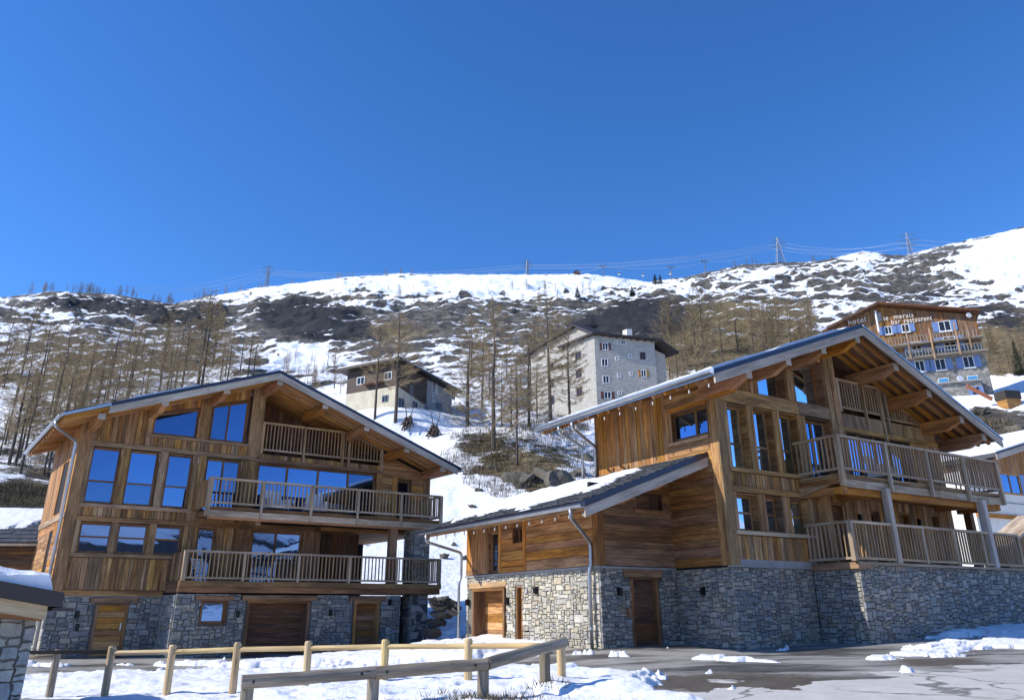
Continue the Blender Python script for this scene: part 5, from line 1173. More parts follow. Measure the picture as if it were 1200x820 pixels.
for px, py, w, h in ((508, 454, .8, 1.9), (512, 455, .5, 1.9), (531, 463, 1.0, 1.5), (508, 467, .7, 1.0)): u, z = fr(px, py, .3); simple_window(H, Front(.3), u - w / 2, u + w / 2, z - h / 2, z + h / 2, 'white_paint')
for px, py, w, h in ((482, 458, .7, 1.6), (470, 473, 1.4, 1.7), (486, 475, 1.3, 1.2)): u, z = fr(px, py); simple_window(H, HF, u - w / 2, u + w / 2, z - h / 2, z + h / 2, 'grey_plaster', None, None, 'dark_glass')
for px, py, w, h in ((499, 478, 1.0, 1.1), (514, 476, 1.9, 1.2)): u, z = fr(px, py, -1.8); simple_window(H, Front(-1.8), u - w / 2, u + w / 2, z - h / 2, z + h / 2, 'grey_plaster', None, None, 'dark_glass')
for v, z, w, h in ((1.7, zt - 1.7, 1.4, 1.2), (6.9, zt - 1.7, 1.5, 1.2), (2.0, zb_ - 1.7, 1.2, 1.1), (1.7, zb_ - 4.2, 1.9, 1.2), (4.6, zb_ - 4.2, 2.2, 1.2)): simple_window(H, HL, v - w / 2, v + w / 2, z - h / 2, z + h / 2, 'white_paint' if z > zb_ else 'grey_plaster', None, None)
H.b(rbox(HL, 2.5, 6, zt - 2.6, zt - 2.5, .0, .8), 'balcony', 'dark_planks')

# ---- bar-restaurant with blue shutters, right
yaw = R_(-22); p = at(1045, 476, 118)
r = thing('restaurant', 'wood and stone restaurant with blue shutters, two balconies and white lettering high on the right', 'restaurant', p, yaw)
H = Ctx(r, 0); fr = local_fn(p, yaw); HF = Front(0)
g = lambda x, y, v=0: fr(x, y, v)
uL = g(965, 400)[0]; uRr = g(1147, 385)[0]; uP, zP = g(1028, 359); zl = g(968, 386)[1]; zrr = g(1145, 368)[1]
zw = g(1090, 409)[1]
m = M(); m.box((uL, 0, -5), (uRr, 12, zw)); H.b(m, 'wall', 'restaurant_rubble')
m = M(); m.poly([(uL, .12, zw), (uRr, .12, zw), (uRr, .12, zrr), (uP, .12, zP), (uL, .12, zl)], (0, 12, 0)); H.b(m, 'upper_wall', 'dark_planks')
def up_hi(u): return (zP + (u - uP) * (zrr - zP) / (uRr - uP) if u > uP else zP + (u - uP) * (zl - zP) / (uL - uP)) - .05
uL = g(978, 400)[0]
planks(H, Front(.11), uL, uRr, zw, up_hi, [], 'brown_timber', .55, t=.06)
m = M(); ov = 1.2
for (a, za), (b, zb2) in (((uL - .8, zl - .3), (uP, zP)), ((uP, zP), (uRr + .5, zrr))): m.poly([(a, -ov, za + .02), (b, -ov, zb2 + .02), (b, -ov, zb2 + .32), (a, -ov, za + .32)], (0, 14, 0))
H.b(m, 'roof', 'dark_planks')
ubx = g(1108, 478)[0]; zb0 = g(1095, 442)[1]
m = M(); m.box((g(1070, 450)[0], -1.4, -6), (ubx + 4.6, 0, zb0 - 1.4)); H.b(m, 'lower_storey', 'restaurant_rubble'); m = M(); m.box((g(1070, 450)[0] - .3, -1.8, zb0 - 1.4), (ubx + 4.8, .2, zb0 - 1.2)); H.b(m, 'terrace_slab', 'concrete')
def shw_(px, py, w, h, sh='blue_shutter', v=0, sw=None, fm='white_paint'):
    u, z = g(px, py, v); simple_window(H, Front(v), u - w / 2, u + w / 2, z - h / 2, z + h / 2, fm, sh, sw, sill=fm == 'white_paint')
for px, py, w, h, sw in ((1041, 387, .9, 1.2, .8), (1061, 384.5, 1.0, 1.2, .7), (1107, 382, 1.5, 1.5, .75)): shw_(px, py, w, h, 'blue_shutter', 0, sw)
for px, py, w, h, sw in ((1074, 406, 1.3, 1.4, .9), (1113, 402, 1.5, 1.9, 1.0), (1078, 429, 1.2, 1.6, .8), (1102, 427, 1.3, 1.6, .8), (1135, 424, 1.3, 1.6, .8)): shw_(px, py, w, h, 'blue_shutter', 0, sw)
for px, py, w, h in ((1106, 447, 1.3, 1.0), (1140, 444, 1.3, 1.0)):
    u, z = g(px, py, 0); f_ = simple_window(H, Front(0), u - w / 2, u + w / 2, z - h / 2, z + h / 2, 'white_paint', None, None, 'dim_glass'); H.b(rbox(HF, u - w / 2 + .12, u + w / 2 - .12, z - h / 2 + .12, z + h / 2 - .12, .07, .1), 'shutter', 'turquoise_shutter', f_)
u, z = g(1144, 458, -1.4); simple_window(H, Front(-1.4), u - .5, u + .5, z - .6, z + .6, 'blue_shutter', 'blue_shutter', .35, 'dark_glass')
u, z = g(1031, 371, 0); H.b(rbox(HF, u - .5, u + .2, z - .7, z + .6, .05, .12), 'window', 'grey_plaster')
for (xa, ya), (xb, yb), hh in (((1035, 407), (1152, 391), 1.0), ((1062, 419), (1158, 408), 1.0)):
    a, za = g(xa, ya, -1.4); b, zb2 = g(xb, yb, -1.4); zz = (za + zb2) / 2
    bal = H.b(M().box((a, -1.5, zz - .2), (b, .0, zz)), 'balcony', 'old_log')
    H.b(M().box((a, -1.5, zz + hh - .1), (b, -1.4, zz + hh)), 'handrail', 'old_log', bal)
    for k in range(int((b - a) / .4)): H.b(M().box((a + k * .4, -1.47, zz), (a + k * .4 + .06, -1.43, zz + hh - .1)), 'baluster', 'grey_plaster', bal)
for (xa, ya), (xb, yb) in (((1062, 391), (1065, 421)), ((1090, 393), (1094, 420)), ((1119, 385), (1125, 415)), ((1134, 388), (1140, 408))):
    a, za = g(xa, ya, -1.5); b, zb2 = g(xb, yb, -1.5); H.b(M().box((a - .09, -1.62, zb2), (a + .09, -1.44, za + 1)), 'post', 'bare_baluster_timber')
u, z0 = g(1027, 372, -.5); H.b(M().tube([(u, -.5, z0 - 2.2), (u, -.5, z0 + 1.0)], .14, 8), 'pole', 'white_paint')
u, z = g(1135, 370, -.6); H.b(M().tube([(u, -.8, z), (u + .05, -.9, z)], .35, 12), 'satellite_dish', 'white_paint')
u, z = g(1125, 444, -1.5); H.b(M().tube([(u, -1.6, z), (u + .05, -1.7, z + .02)], .45, 12), 'satellite_dish', 'white_paint')
u, z = g(1088, 410, -.6); H.b(M().box((u - .35, -.5, z - .35), (u + .35, -.2, z + .35)), 'air_unit', 'cream_plaster')

def lettering(text, px0, px1, py, h, cx, v):
    cu = bpy.data.curves.new('t', 'FONT'); cu.body = text; cu.size = 1; cu.extrude = .03; cu.space_character = 1.15
    ob = bpy.data.objects.new('t', cu); COL.objects.link(ob); dg = bpy.context.evaluated_depsgraph_get(); me = bpy.data.meshes.new_from_object(ob.evaluated_get(dg)); bpy.data.objects.remove(ob)
    xs = [q.co.x for q in me.vertices]; a, z0 = g(px0, py[0], v); b, z1 = g(px1, py[1], v); s = (b - a) / (max(xs) - min(xs))
    me.transform(Matrix(((s, 0, 0, a - min(xs) * s), (0, 0, -1, v), (s * 0 + 0, h, 0, z0), (0, 0, 0, 1))))
    sh = (z1 - z0) / (b - a); me.transform(Matrix(((1, 0, 0, 0), (0, 1, 0, 0), (sh, 0, 1, -sh * a), (0, 0, 0, 1))))
    me.materials.clear(); me.materials.append(MATS['white_plaster']); o = bpy.data.objects.new('lettering', me); COL.objects.link(o); o.parent = cx.root
lettering('hotel', 994.5, 1014.5, (380.5, 376.5), 1.05, H, -.1); lettering('le  marais', 1036, 1070.5, (375.6, 370.8), 1.0, H, -.1); lettering('bar', 1045, 1055.5, (380.3, 378.8), 1.05, H, -.1); lettering('restaurant', 1060, 1092.5, (378.6, 374.8), 1.05, H, -.1)

# ---- white house with timber gable at the right edge
yaw = R_(28); p = at(1162, 668, 50)
r = thing('white_house', 'white rendered house with timber gable and blue shutter at the right edge', 'house', p, yaw)
H = Ctx(r, 0); fr = local_fn(p, yaw); g = fr; HF = Front(0)
z1 = g(1178, 556)[1]; uR = g(1290, 560)[0]
H.b(M().box((-.3, 0, -3), (uR, 9, z1)), 'wall', 'white_plaster'); za, zb2 = g(1152, 534)[1], g(1230, 509)[1]; u0, u1 = g(1146, 536)[0], g(1280, 500)[0]
k = (zb2 - za) / (g(1230, 509)[0] - g(1152, 534)[0]); zk = lambda u: za + (u - g(1152, 534)[0]) * k
m = M().poly([(-.3, -.02, z1), (uR, -.02, z1), (uR, -.02, zk(uR) - .3), (-.3, -.02, zk(-.3) - .3)], (0, 9, 0)); H.b(m, 'gable_wall', 'dark_planks')
planks(H, Front(-.02), -.28, uR - .05, z1 + .02, lambda u: zk(u) - .3, [], 'orange_planks', .22)
rf = H.b(M().poly([(u0 - .3, -1.2, zk(u0 - .3) - .1), (uR + 1, -1.2, zk(uR + 1) - .1), (uR + 1, -1.2, zk(uR + 1) + .14), (u0 - .3, -1.2, zk(u0 - .3) + .14)], (0, 11, 0)), 'roof', 'slate_roof')
H.b(M().poly([(u0 - .32, -1.24, zk(u0 - .3) - .26), (uR + 1, -1.24, zk(uR + 1) - .26), (uR + 1, -1.24, zk(uR + 1) + .04), (u0 - .32, -1.24, zk(u0 - .3) + .04)], (0, .04, 0)), 'barge_board', 'barge_timber', rf)
H.b(M().poly([(u0 - .3, -1.22, zk(u0 - .3) + .145), (uR + 1, -1.22, zk(uR + 1) + .145), (uR + 1, -1.22, zk(uR + 1) + .25), (u0 - .3, -1.22, zk(u0 - .3) + .2)], (0, 11, 0)), 'roof_snow', 'snow', rf)
a, za_ = g(1174, 578); b, zb_2 = g(1192, 556); f_ = simple_window(H, HF, a, b, za_, zb_2, 'honey_planks', None, None, 'window_glass'); H.b(rbox(HF, b + .03, b + .75, za_, zb_2, .03, .08), 'shutter', 'blue_shutter', f_)
a, za_ = g(1190, 615); b, zb_2 = g(1203, 607); simple_window(H, HF, a, b + .6, za_ - .3, zb_2, 'honey_planks', None, None, 'dark_glass')
zc = g(1170, 604)[1]; H.b(rbox(HF, -.3, uR, zc - .14, zc + .08, .0, .12, None, (1, 0, 0)), 'timber_band', 'purlin_timber'); zc = g(1170, 588)[1]; H.b(rbox(HF, -.3, uR, zc - .03, zc + .03, .0, .03), 'string_course', 'concrete')

# ---- small orange wooden hut at the right edge
yaw = R_(30); p = at(1186, 676, 41)
r = thing('wooden_hut', 'small orange plank hut with grey roof at the right edge before the white house', 'hut', p, yaw)
H = Ctx(r, 0); g = local_fn(p, yaw); hh = lambda u: zh0 + (u - uh0) * kh
uh0, zh0 = g(1181, 636); uh1, zh1 = g(1200, 620); kh = (zh1 - zh0) / (uh1 - uh0)
H.b(M().poly([(.0, .03, -1), (3.2, .03, -1), (3.2, .03, hh(3.2) - .1), (0, .03, hh(0) - .1)], (0, 1, 0)), 'wall', 'dark_planks')
planks(H, Front(.03), .0, 3.2, -.6, lambda u: hh(u) - .1, [], 'orange_planks', .2)
H.b(rbox(Front(0), 0, 3.2, .72, .80, .02, .06, None, (1, 0, 0)), 'board', 'brown_timber')
H.b(M().poly([(-.45, -.35, hh(-.45)), (3.3, -.35, hh(3.3)), (3.3, -.35, hh(3.3) + .12), (-.45, -.35, hh(-.45) + .12)], (0, 1.3, 0)), 'roof', 'grey_rail_timber')

# ---- timber neighbour with slate roof behind the stone hut, left edge
yaw = R_(6); p = at(47, 690, 40)
r = thing('timber_house', 'brown timber house with slate and snow roof at the left edge behind the stone hut', 'house', p, yaw)
H = Ctx(r, 0); g = local_fn(p, yaw)
ur = .05; zt = g(40, 640)[1]
H.b(M().box((-9, .05, -2), (ur, 6, zt)), 'wall', 'dark_planks'); planks(H, Front(.05), -.8, zt, lambda h: -9, lambda h: ur, [], 'brown_timber', .2, False)
z0 = g(40, 636, -.9)[1]; zr2 = g(25, 596, 2.6)[1]
fn = lambda s, t: (-9.2 + s * 9.4, -.9 + t * 3.6, z0 + t * (zr2 - z0))
rf = H.b(M().poly([(-9.2, -.9, z0 - .05), (-9.2, 2.7, zr2 - .05), (-9.2, 2.7, zr2 - .01), (-9.2, -.9, z0 - .01)], (9.4, 0, 0)), 'roof', 'black_metal')
H.b(M().poly([(-9.2, 2.7, zr2 - .05), (-9.2, 6.5, z0 - .05), (-9.2, 6.5, z0), (-9.2, 2.7, zr2)], (9.4, 0, 0)), 'back_roof', 'slate_roof', rf)
slates(H, fn, 26, 9, joined=False, parent=rf); H.b(M().box((-9.2, -.98, z0 - .12), (.2, -.88, z0 - .02)), 'eave_board', 'grey_rail_timber', rf); H.b(M().box((-9.2, 2.55, zr2), (.2, 2.8, zr2 + .09)), 'ridge_cap', 'slate_roof', rf)
for k in range(6): H.b(M().beam((-8.5 + k * 1.55, -.8, z0 - .12), (-8.5 + k * 1.55, .5, z0 + .4), .1, .14), 'rafter_end', 'brown_timber', rf)
roof_snow('patchy snow on the slate roof at the left edge', H, lambda s, t: (lambda q: (q[0], q[1], q[2] + .03))(fn(s, t)), 90, 60, .10, 33, lambda S, T, nz2, U, V: np.minimum((T - .28 - .40 * sstep(-1.5, -.6, U) - .12 * sstep(-3.0, -1.8, U) + np.round(nz2 * 5) / 5 * .5) * 5, 1))

# ---- little stone hut in the left foreground
yaw = R_(10); p = at(30, 820, 15.2); p[2] = -1.9; yaw = R_(36)
r = thing('stone_hut', 'grey stone hut with a dark snow-topped roof edge in the left foreground', 'hut', p, yaw)
H = Ctx(r, 0, 0); g = local_fn(p, yaw)
uw = g(34, 775)[0]; zt = g(33, 716)[1]; ut, ztp = g(76, 694, -.7); ul, zlp = g(0, 680, -.7); kk = (zlp - ztp) / (ul - ut)
zf = lambda u: ztp + (u - ut) * kk
st = H.b(M().poly([(-6, .04, -1), (uw - .04, .04, -1), (uw - .04, .04, zf(uw) - .05), (-6, .04, zf(-6) - .05)], (0, 4, 0)), 'stone_wall', 'pale_mortar')
masonry(H, Front(.04), -2.6, uw, -.6, zt - .02, [], st, .085, 'pale_wall_stone', big=.3, dep=.05); masonry(H, Right(uw - .04), .04, 3.5, -.6, zt - .02, [], st, .12, 'wall_stone')
lay_stones(H)
rf = H.b(M().poly([(-6, -.7, zf(-6) - .22), (ut, -.7, zf(ut) - .22), (ut, -.7, zf(ut)), (-6, -.7, zf(-6))], (0, 5.2, 0)), 'roof', 'brown_metal')
H.b(M().poly([(-6, -.6, zf(-6) - .42), (ut - .18, -.6, zf(ut - .18) - .42), (ut - .18, -.6, zf(ut - .18) - .225), (-6, -.6, zf(-6) - .225)], (0, .12, 0)), 'barge_board', 'new_pine', rf)
H.b(M().box((ut - .12, -.72, zf(ut) - .26), (ut + .16, 4.4, zf(ut) - .22)), 'gutter_edge', 'brown_metal', rf)
ulog, zlog = g(50, 713, -.45); H.b(M().tube([(ulog - .38, -.5, zlog), (ulog - .38, 3.8, zlog)], .13, 12), 'purlin', 'purlin_timber', rf); H.b(M().tube([(ulog - 1.0, -.48, zlog + .02), (ulog + .02, -.48, zlog - .06)], .12, 12), 'log_beam', 'purlin_timber', rf)
roof_snow('bumpy snow ridge on the stone hut roof', H, lambda s, t: (-6 + s * (ut + 6), -.68 + t * 5, zf(-6 + s * (ut + 6)) + .0), 130, 40, .26, 43, lambda S, T, nz2, U, V: .45 + nz2 * .8 - 1.2 * sstep(-.25, .02, U - ut))

# ================================================================ fences
def log_fence(label, pts, group=None, mat='new_pine', pr=.074, rr=.046, h=.9, rail_h=.77, name='log_fence', embed=.4):
    """pts: (x, y, ztop) of the posts"""
    x0, y0, _ = pts[0]; t = thing(name, label, 'fence', (x0, y0, pts[0][2] - h), 0, group); zb = pts[0][2] - h
    for x, y, zt in pts:
        q = M().tube([(x - x0, y - y0, zt - h - embed - zb), (x - x0, y - y0, zt - .03 - zb), (x - x0, y - y0, zt - zb)], pr, 12, None); n = len(q.V)
        q.V[-12:] = [((vx - (x - x0)) * .72 + x - x0, (vy - (y - y0)) * .72 + y - y0, vz) for vx, vy, vz in q.V[-12:]]
        q.build('post', mat, t, smooth=False)
    for a, b in zip(pts, pts[1:]):
        dx, dy = b[0] - a[0], b[1] - a[1]; L = math.hypot(dx, dy); k = .02 / L; nx, ny = -dy / L * .0, dx / L * .0
        M().tube([(a[0] - x0 + dx * k, a[1] - y0 + dy * k, a[2] - h + rail_h - zb), (b[0] - x0 - dx * k, b[1] - y0 - dy * k, b[2] - h + rail_h - zb)], rr, 12).build('rail', mat, t, smooth=False)
    return t
pl_ = []
PXs = ((132, 756.5), (203, 755), (279, 752), (362, 750.5), (452, 748.5), (549, 747.5), (657, 746.5))
for i, (px, py) in enumerate(PXs):
    c = -.0371; d0 = 19.0; s = 1 / (1 + c * 0); d = d0 * (1 + c * i) ; pl_.append(tuple(at(px, py, d)))
log_fence('pale new log fence of seven posts crossing the snow in front of the left chalet', pl_)
# its darker old neighbour at the left, standing in the shade
t = log_fence('short shaded fence of dark posts and a flat bar beside the stone hut', [tuple(at(28, 762, 20.5)), tuple(at(68, 760.5, 20))], mat='old_log')
a, b = at(30, 764, 20.3), at(135, 763, 19.2); tb = thing('handrail', 'thin dark bar running from the stone hut to the pale log fence', 'handrail', tuple(a))
M().beam((0, 0, 0), tuple(b - a), .05, .07).build('bar', 'black_metal', tb)
# stub of the pale rail sticking out to the left of its first post
a, b = at(117.5, 761.5, 19.15), at(132, 761.3, 19.0); 
# old thick log barrier
ob = thing('log_barrier', 'old grey thick log barrier zigzagging through the foreground snow', 'fence', tuple(at(435, 815, 12.7)))
o_ = Vector(ob.location)
def lrel(p): return tuple(Vector(p) - o_)
R1, R2, R3, R4 = at(283, 799, 12.3), at(440, 787.5, 12.6), at(571, 777.5, 13.0), at(662, 751.5, 14.3)
for a, b in ((R1, R2), (R2, R3), (R3, R4)):
    a, b = np.array(a), np.array(b); d = (b - a) / np.linalg.norm(b - a)
    n = 7; path = [lrel(a + (b - a) * k / n + np.array([0, 0, random.uniform(-.006, .006)])) for k in range(n + 1)]
    rl = M().tube(path, .090, 14, .084).build('rail', 'old_log', ob)
    e = b - d * .18; q = M().tube([lrel(np.array(e) + np.array([-.0, -.098, 0])), lrel(np.array(e) + np.array([0, -.08, 0]))], .022, 8); q.build('bolt', 'black_metal', rl)
    e = a + d * .18; q = M().tube([lrel(np.array(e) + np.array([-.0, -.098, 0])), lrel(np.array(e) + np.array([0, -.08, 0]))], .022, 8); q.build('bolt', 'black_metal', rl)
for px, py, d, zt in ((288, 815, 12.36, R1[2] - .02), (436, 815, 12.66, R2[2] - .03), (566, 800, 13.04, R3[2] - .05), (638.5, 780, 14.05, None)):
    b = at(px, py, d); top = zt if zt is not None else R4[2] - .12
    M().tube([lrel((b[0], b[1] + .04, top - 1.15)), lrel((b[0], b[1] + .04, top))], .088, 12).build('post', 'old_log', ob)
# low concrete kerb below the pale fence
k0, k1 = at(25, 790, 19.6), at(300, 786, 16.9); kb = thing('kerb', 'low pale concrete kerb along the snow under the log fence', 'kerb', (k0[0], k0[1], -1.75))
kv = k1 - k0; L = math.hypot(kv[0], kv[1]); n = 7
for k in range(n):
    a = (k0 + kv * k / n) - np.array([k0[0], k0[1], -1.75]); b = (k0 + kv * (k + .99) / n) - np.array([k0[0], k0[1], -1.75]); a[2] = b[2] = .06
    M().beam((a[0], a[1] - .15, a[2]), (b[0], b[1] - .15, b[2]), .14, .36).build('kerb_stone', 'concrete', kb)

# ================================================================ boulders, brush, low walls on the slope
from mathutils import noise as mnoise
def rock_mesh(seed, n=3, mat='cliff_stone', flat=.7):
    import bmesh
    bm = bmesh.new(); bmesh.ops.create_icosphere(bm, subdivisions=n, radius=1); rg = random.Random(seed)
    ax = [Vector((rg.gauss(0, 1), rg.gauss(0, 1), rg.gauss(0, 1))).normalized() for _ in range(13)]; cut = [rg.uniform(.42, .85) for _ in ax]
    for v in bm.verts:
        for a, c in zip(ax, cut):
            d = v.co.dot(a)
            if d > c: v.co -= a * (d - c)
        nn = mnoise.noise(v.co * 1.7 + Vector((seed, 0, 0))) * .34 + mnoise.noise(v.co * 4.3 + Vector((0, seed, 0))) * .2
        v.co *= 1 + nn; v.co.z *= flat
    me = bpy.data.meshes.new('boulder'); bm.to_mesh(me); bm.free(); me.materials.append(MATS[mat]); return me
RM = [rock_mesh(k) for k in range(6)]; RMD = [rock_mesh(k + 20, mat='dark_rock') for k in range(4)]
def boulder(x, y, z, s, label, group=None, me=None, sc=(1, 1, 1)):
    o = bpy.data.objects.new('boulder', me or random.choice(RM)); COL.objects.link(o); o.location = (x, y, z); o.scale = (s * sc[0], s * sc[1], s * sc[2]); o.rotation_euler = (random.uniform(-.2, .2), random.uniform(-.2, .2), random.uniform(0, 6)); return tag(o, label, 'boulder', group)
# stack of dark stones in the gap between the chalets
for px, py, w in ((508, 704, 1.5), (518, 703, 1.4), (528, 706, 1.5), (534, 711, 1.3), (512, 711, 1.6), (523, 712, 1.5), (531, 717, 1.4), (513, 720, 1.7), (524, 721, 1.3), (509, 729, 1.7), (518, 729, 1.2), (507, 738, 1.6)):
    q = at(px, py, 31.5 + random.uniform(-.6, .6)); boulder(q[0], q[1], q[2], w * .23, 'dark stone stacked in the shaded gap between the two chalets', 'stones between the chalets', random.choice(RMD), (1.15, .9, .85))
for px, py, s in ((545, 555, 1.3), (612, 570, 1.6), (600, 590, 1.2), (560, 575, 1.1), (625, 530, 1.2), (590, 520, 1.1), (575, 548, 1.3)):
    x, y, z, d = find(px, py); boulder(x, y, z - s * .25, s * .62, 'weathered boulder in the brown rocky bank behind the wing roof', 'boulders of the rocky bank')
for px, py, s in ((1172, 497, 2.6), (1192, 505, 2.6), (1155, 505, 2.0), (1182, 515, 2.0), (1140, 510, 1.6), (1198, 490, 2.2)):
    x, y, z, d = find(px, py); boulder(x, y, z - s * .2, s * .6, 'pale boulder on the bank below the restaurant', 'boulders below the restaurant')
for px, py, s in ((20, 596, 1.8), (45, 590, 1.5), (10, 580, 1.6)):
    x, y, z, d = find(px, py); boulder(x, y, z - s * .3, s * .5, 'boulder on the bank above the slate roof at the left', 'boulders above the slate roof')
for px, py, s in ((553, 595, .5), (541, 612, .35), (520, 655, .4), (545, 655, .35), (532, 640, .3), (556, 640, .3)):
    x, y, z, d = find(px, py, 40); boulder(x, y, z + .05, s, 'small dark rock poking out of the snow slope', 'rocks in the snow slope')
q = find(1150, 487); boulder(q[0], q[1], q[2] + .3, 1.0, 'round tan rock beside the lower end of the right chalet roof, in the snow'); q = find(1184, 478); 
t = thing('garden_box', 'square brown heap with a stone edge on the snow below the restaurant', 'planter', (q[0], q[1], q[2]), .2); M().box((-1.0, -.8, -.5), (1.0, .8, .7)).build('box', 'honey_planks', t); M().box((-1.1, -.9, .7), (1.1, .9, 1.7)).build('stone_top', 'cliff_stone', t)
t = thing('lane_barrier', 'orange safety net lying below the restaurant wall', 'net', tuple(at(1138, 463, 112))); M().beam((-1.2, -1.5, .8), (1.6, -1.5, -.9), .08, .5).build('net', 'orange_net', t)

# ================================================================ trees
plain('bark', (.075, .058, .045), .9, noise=.3, sc=8)
m = N('larch_twigs'); rnd = m.rand(); m.col(m.ramp(rnd, [(0, (.22, .16, .085)), (.5, (.40, .305, .175)), (1, (.56, .45, .275))])); m.set(Roughness=.9); m.b.inputs['Specular IOR Level'].default_value = .1
m = N('spruce_needles'); rnd = m.rand(); m.col(m.ramp(rnd, [(0, (.012, .022, .012)), (1, (.04, .06, .028))])); m.set(Roughness=.85)
m = N('dry_brush'); rnd = m.rand(); m.col(m.ramp(rnd, [(0, (.06, .045, .025)), (.5, (.13, .10, .055)), (1, (.22, .18, .10))])); m.set(Roughness=.9)
def mesh_tris(name, tris, mat):
    v = np.array(tris, np.float32).reshape(-1, 3); n = len(v) // 3; me = bpy.data.meshes.new(name)
    me.vertices.add(len(v)); me.vertices.foreach_set('co', v.ravel()); me.loops.add(n * 3); me.loops.foreach_set('vertex_index', np.arange(n * 3, dtype=np.int32)); me.polygons.add(n); me.polygons.foreach_set('loop_start', np.arange(0, n * 3, 3, dtype=np.int32)); me.update(calc_edges=True)
    me.materials.append(MATS[mat]); return me
def larch(seed, twigs=2600, crown0=.18, width=.17, lean=.0, sparse=1.0):
    """leafless larch of unit height 10 m: trunk with limbs, crown of fine twigs on drooping branches"""
    rg = random.Random(seed); H_ = 10.0; m = M()
    bend = [(rg.uniform(-.12, .12) * (k / 6), rg.uniform(-.12, .12) * (k / 6), H_ * k / 6) for k in range(7)]
    def ax(z): k = min(5, int(z / H_ * 6)); f = z / H_ * 6 - k; return tuple(bend[k][i] * (1 - f) + bend[k + 1][i] * f for i in range(3))
    m.tube([(0, 0, -.6)] + bend[1:], .145, 7, .015)
    tw = []; nb = int(64 * sparse)
    for b in range(nb):
        z = H_ * (crown0 + (1 - crown0 - .02) * ((b + rg.random()) / nb) ** .95); f = (z / H_ - crown0) / (1 - crown0)
        prof = (1 - f) ** .75 * min(1, .45 + f * 2.2); ln = H_ * width * prof * rg.uniform(.55, 1.25) + .18
        an = rg.uniform(0, 6.283); dx, dy = math.cos(an), math.sin(an); o = ax(z); up = rg.uniform(-.18, .12) + .35 * f
        P = [(o[0] + dx * ln * t, o[1] + dy * ln * t, o[2] + ln * (up * t - .32 * t * (1 - t) * 1.3 + .18 * t * t)) for t in (0, .35, .7, 1)]
        if ln > .5: m.tube(P, .016 * (1.1 - f), 3, .004, False)
        k = max(4, int(twigs / nb * (.4 + prof)))
        for _ in range(k):
            t = rg.random() ** .55; i = min(2, int(t * 3)); g = t * 3 - i
            q = [P[i][j] * (1 - g) + P[i + 1][j] * g for j in range(3)]
            l = rg.uniform(.14, .5) * (.55 + .6 * (1 - f)); a2 = an + rg.uniform(-1.3, 1.3); el = rg.uniform(-.9, .35)
            e = (q[0] + math.cos(a2) * math.cos(el) * l, q[1] + math.sin(a2) * math.cos(el) * l, q[2] + math.sin(el) * l); w = rg.uniform(.006, .015)
            tw.append(((q[0] - math.sin(a2) * w, q[1] + math.cos(a2) * w, q[2]), (q[0] + math.sin(a2) * w, q[1] - math.cos(a2) * w, q[2] + w), e))
    return m, tw
LAR = []
for k, (tws, c0, wd, sp) in enumerate(((8500, .2, .27, 1.5), (7000, .32, .24, 1.3), (10500, .10, .31, 1.6), (6000, .38, .25, 1.2), (12500, .05, .36, 1.8), (3400, .30, .17, 1.0))):
    tm, tw = larch(100 + k, tws, c0, wd, 0, sp)
    r = thing('larch_tree', 'x', 'tree'); a = tm.build('trunk', 'bark', r); o = bpy.data.objects.new('crown', mesh_tris('crown', tw, 'larch_twigs')); COL.objects.link(o); o.parent = r
    LAR.append(r)
USED = set(); NT = [0]
def tree(x, y, z, h, label, group, kind=None, rz=None):
    k = random.randrange(len(LAR)) if kind is None else kind
    s = h / 10.0; w = s * random.uniform(.85, 1.15); rz = random.uniform(0, 6.28) if rz is None else rz; NT[0] += 1
    if k not in USED:
        USED.add(k); r = LAR[k]; r.location = (x, y, z); r.rotation_euler = (0, 0, rz); r.scale = (w, w, s); r['label'] = label; r['group'] = group; 
        if not group: del r['group']
        return r
    r = dup(LAR[k], (x, y, z), rz, (w, w, s), label, group)
    if not group and 'group' in r.keys(): del r['group']
    return r
def tree_px(px, py, ptop, label, group=None, kind=None, dmax=900):
    x, y, z, d = find(px, py, 56, dmax)
    # height so that its top shows at photo row ptop
    rr = ray(px, ptop); h = rr[2] / math.hypot(rr[0], rr[1]) * d - z
    return tree(x, y, z - .15, max(1.5, h), label, group, kind)
# single trees one can point at
tree_px(578, 528, 352, 'tallest bare larch standing on the brown bank between the chalets', None, 2)
tree_px(463, 497, 363, 'bare larch leaning before the corner of the cream house', None, 1)
tree_px(439, 492, 372, 'slim bare larch in front of the left wall of the cream house', None, 3)
tree_px(668, 500, 368, 'bare larch before the gable of the stone hotel, right one of two', None, 0)
tree_px(645, 500, 345, 'bare larch before the gable of the stone hotel, left one of two', None, 1)
tree_px(606, 545, 420, 'slight bare larch on the bank just right of the tallest larch', None, 5)
tree_px(548, 500, 372, 'pale feathery larch left of the tallest larch', None, 4)
tree_px(620, 500, 380, 'broad pale larch at the left end of the stone hotel', None, 2)
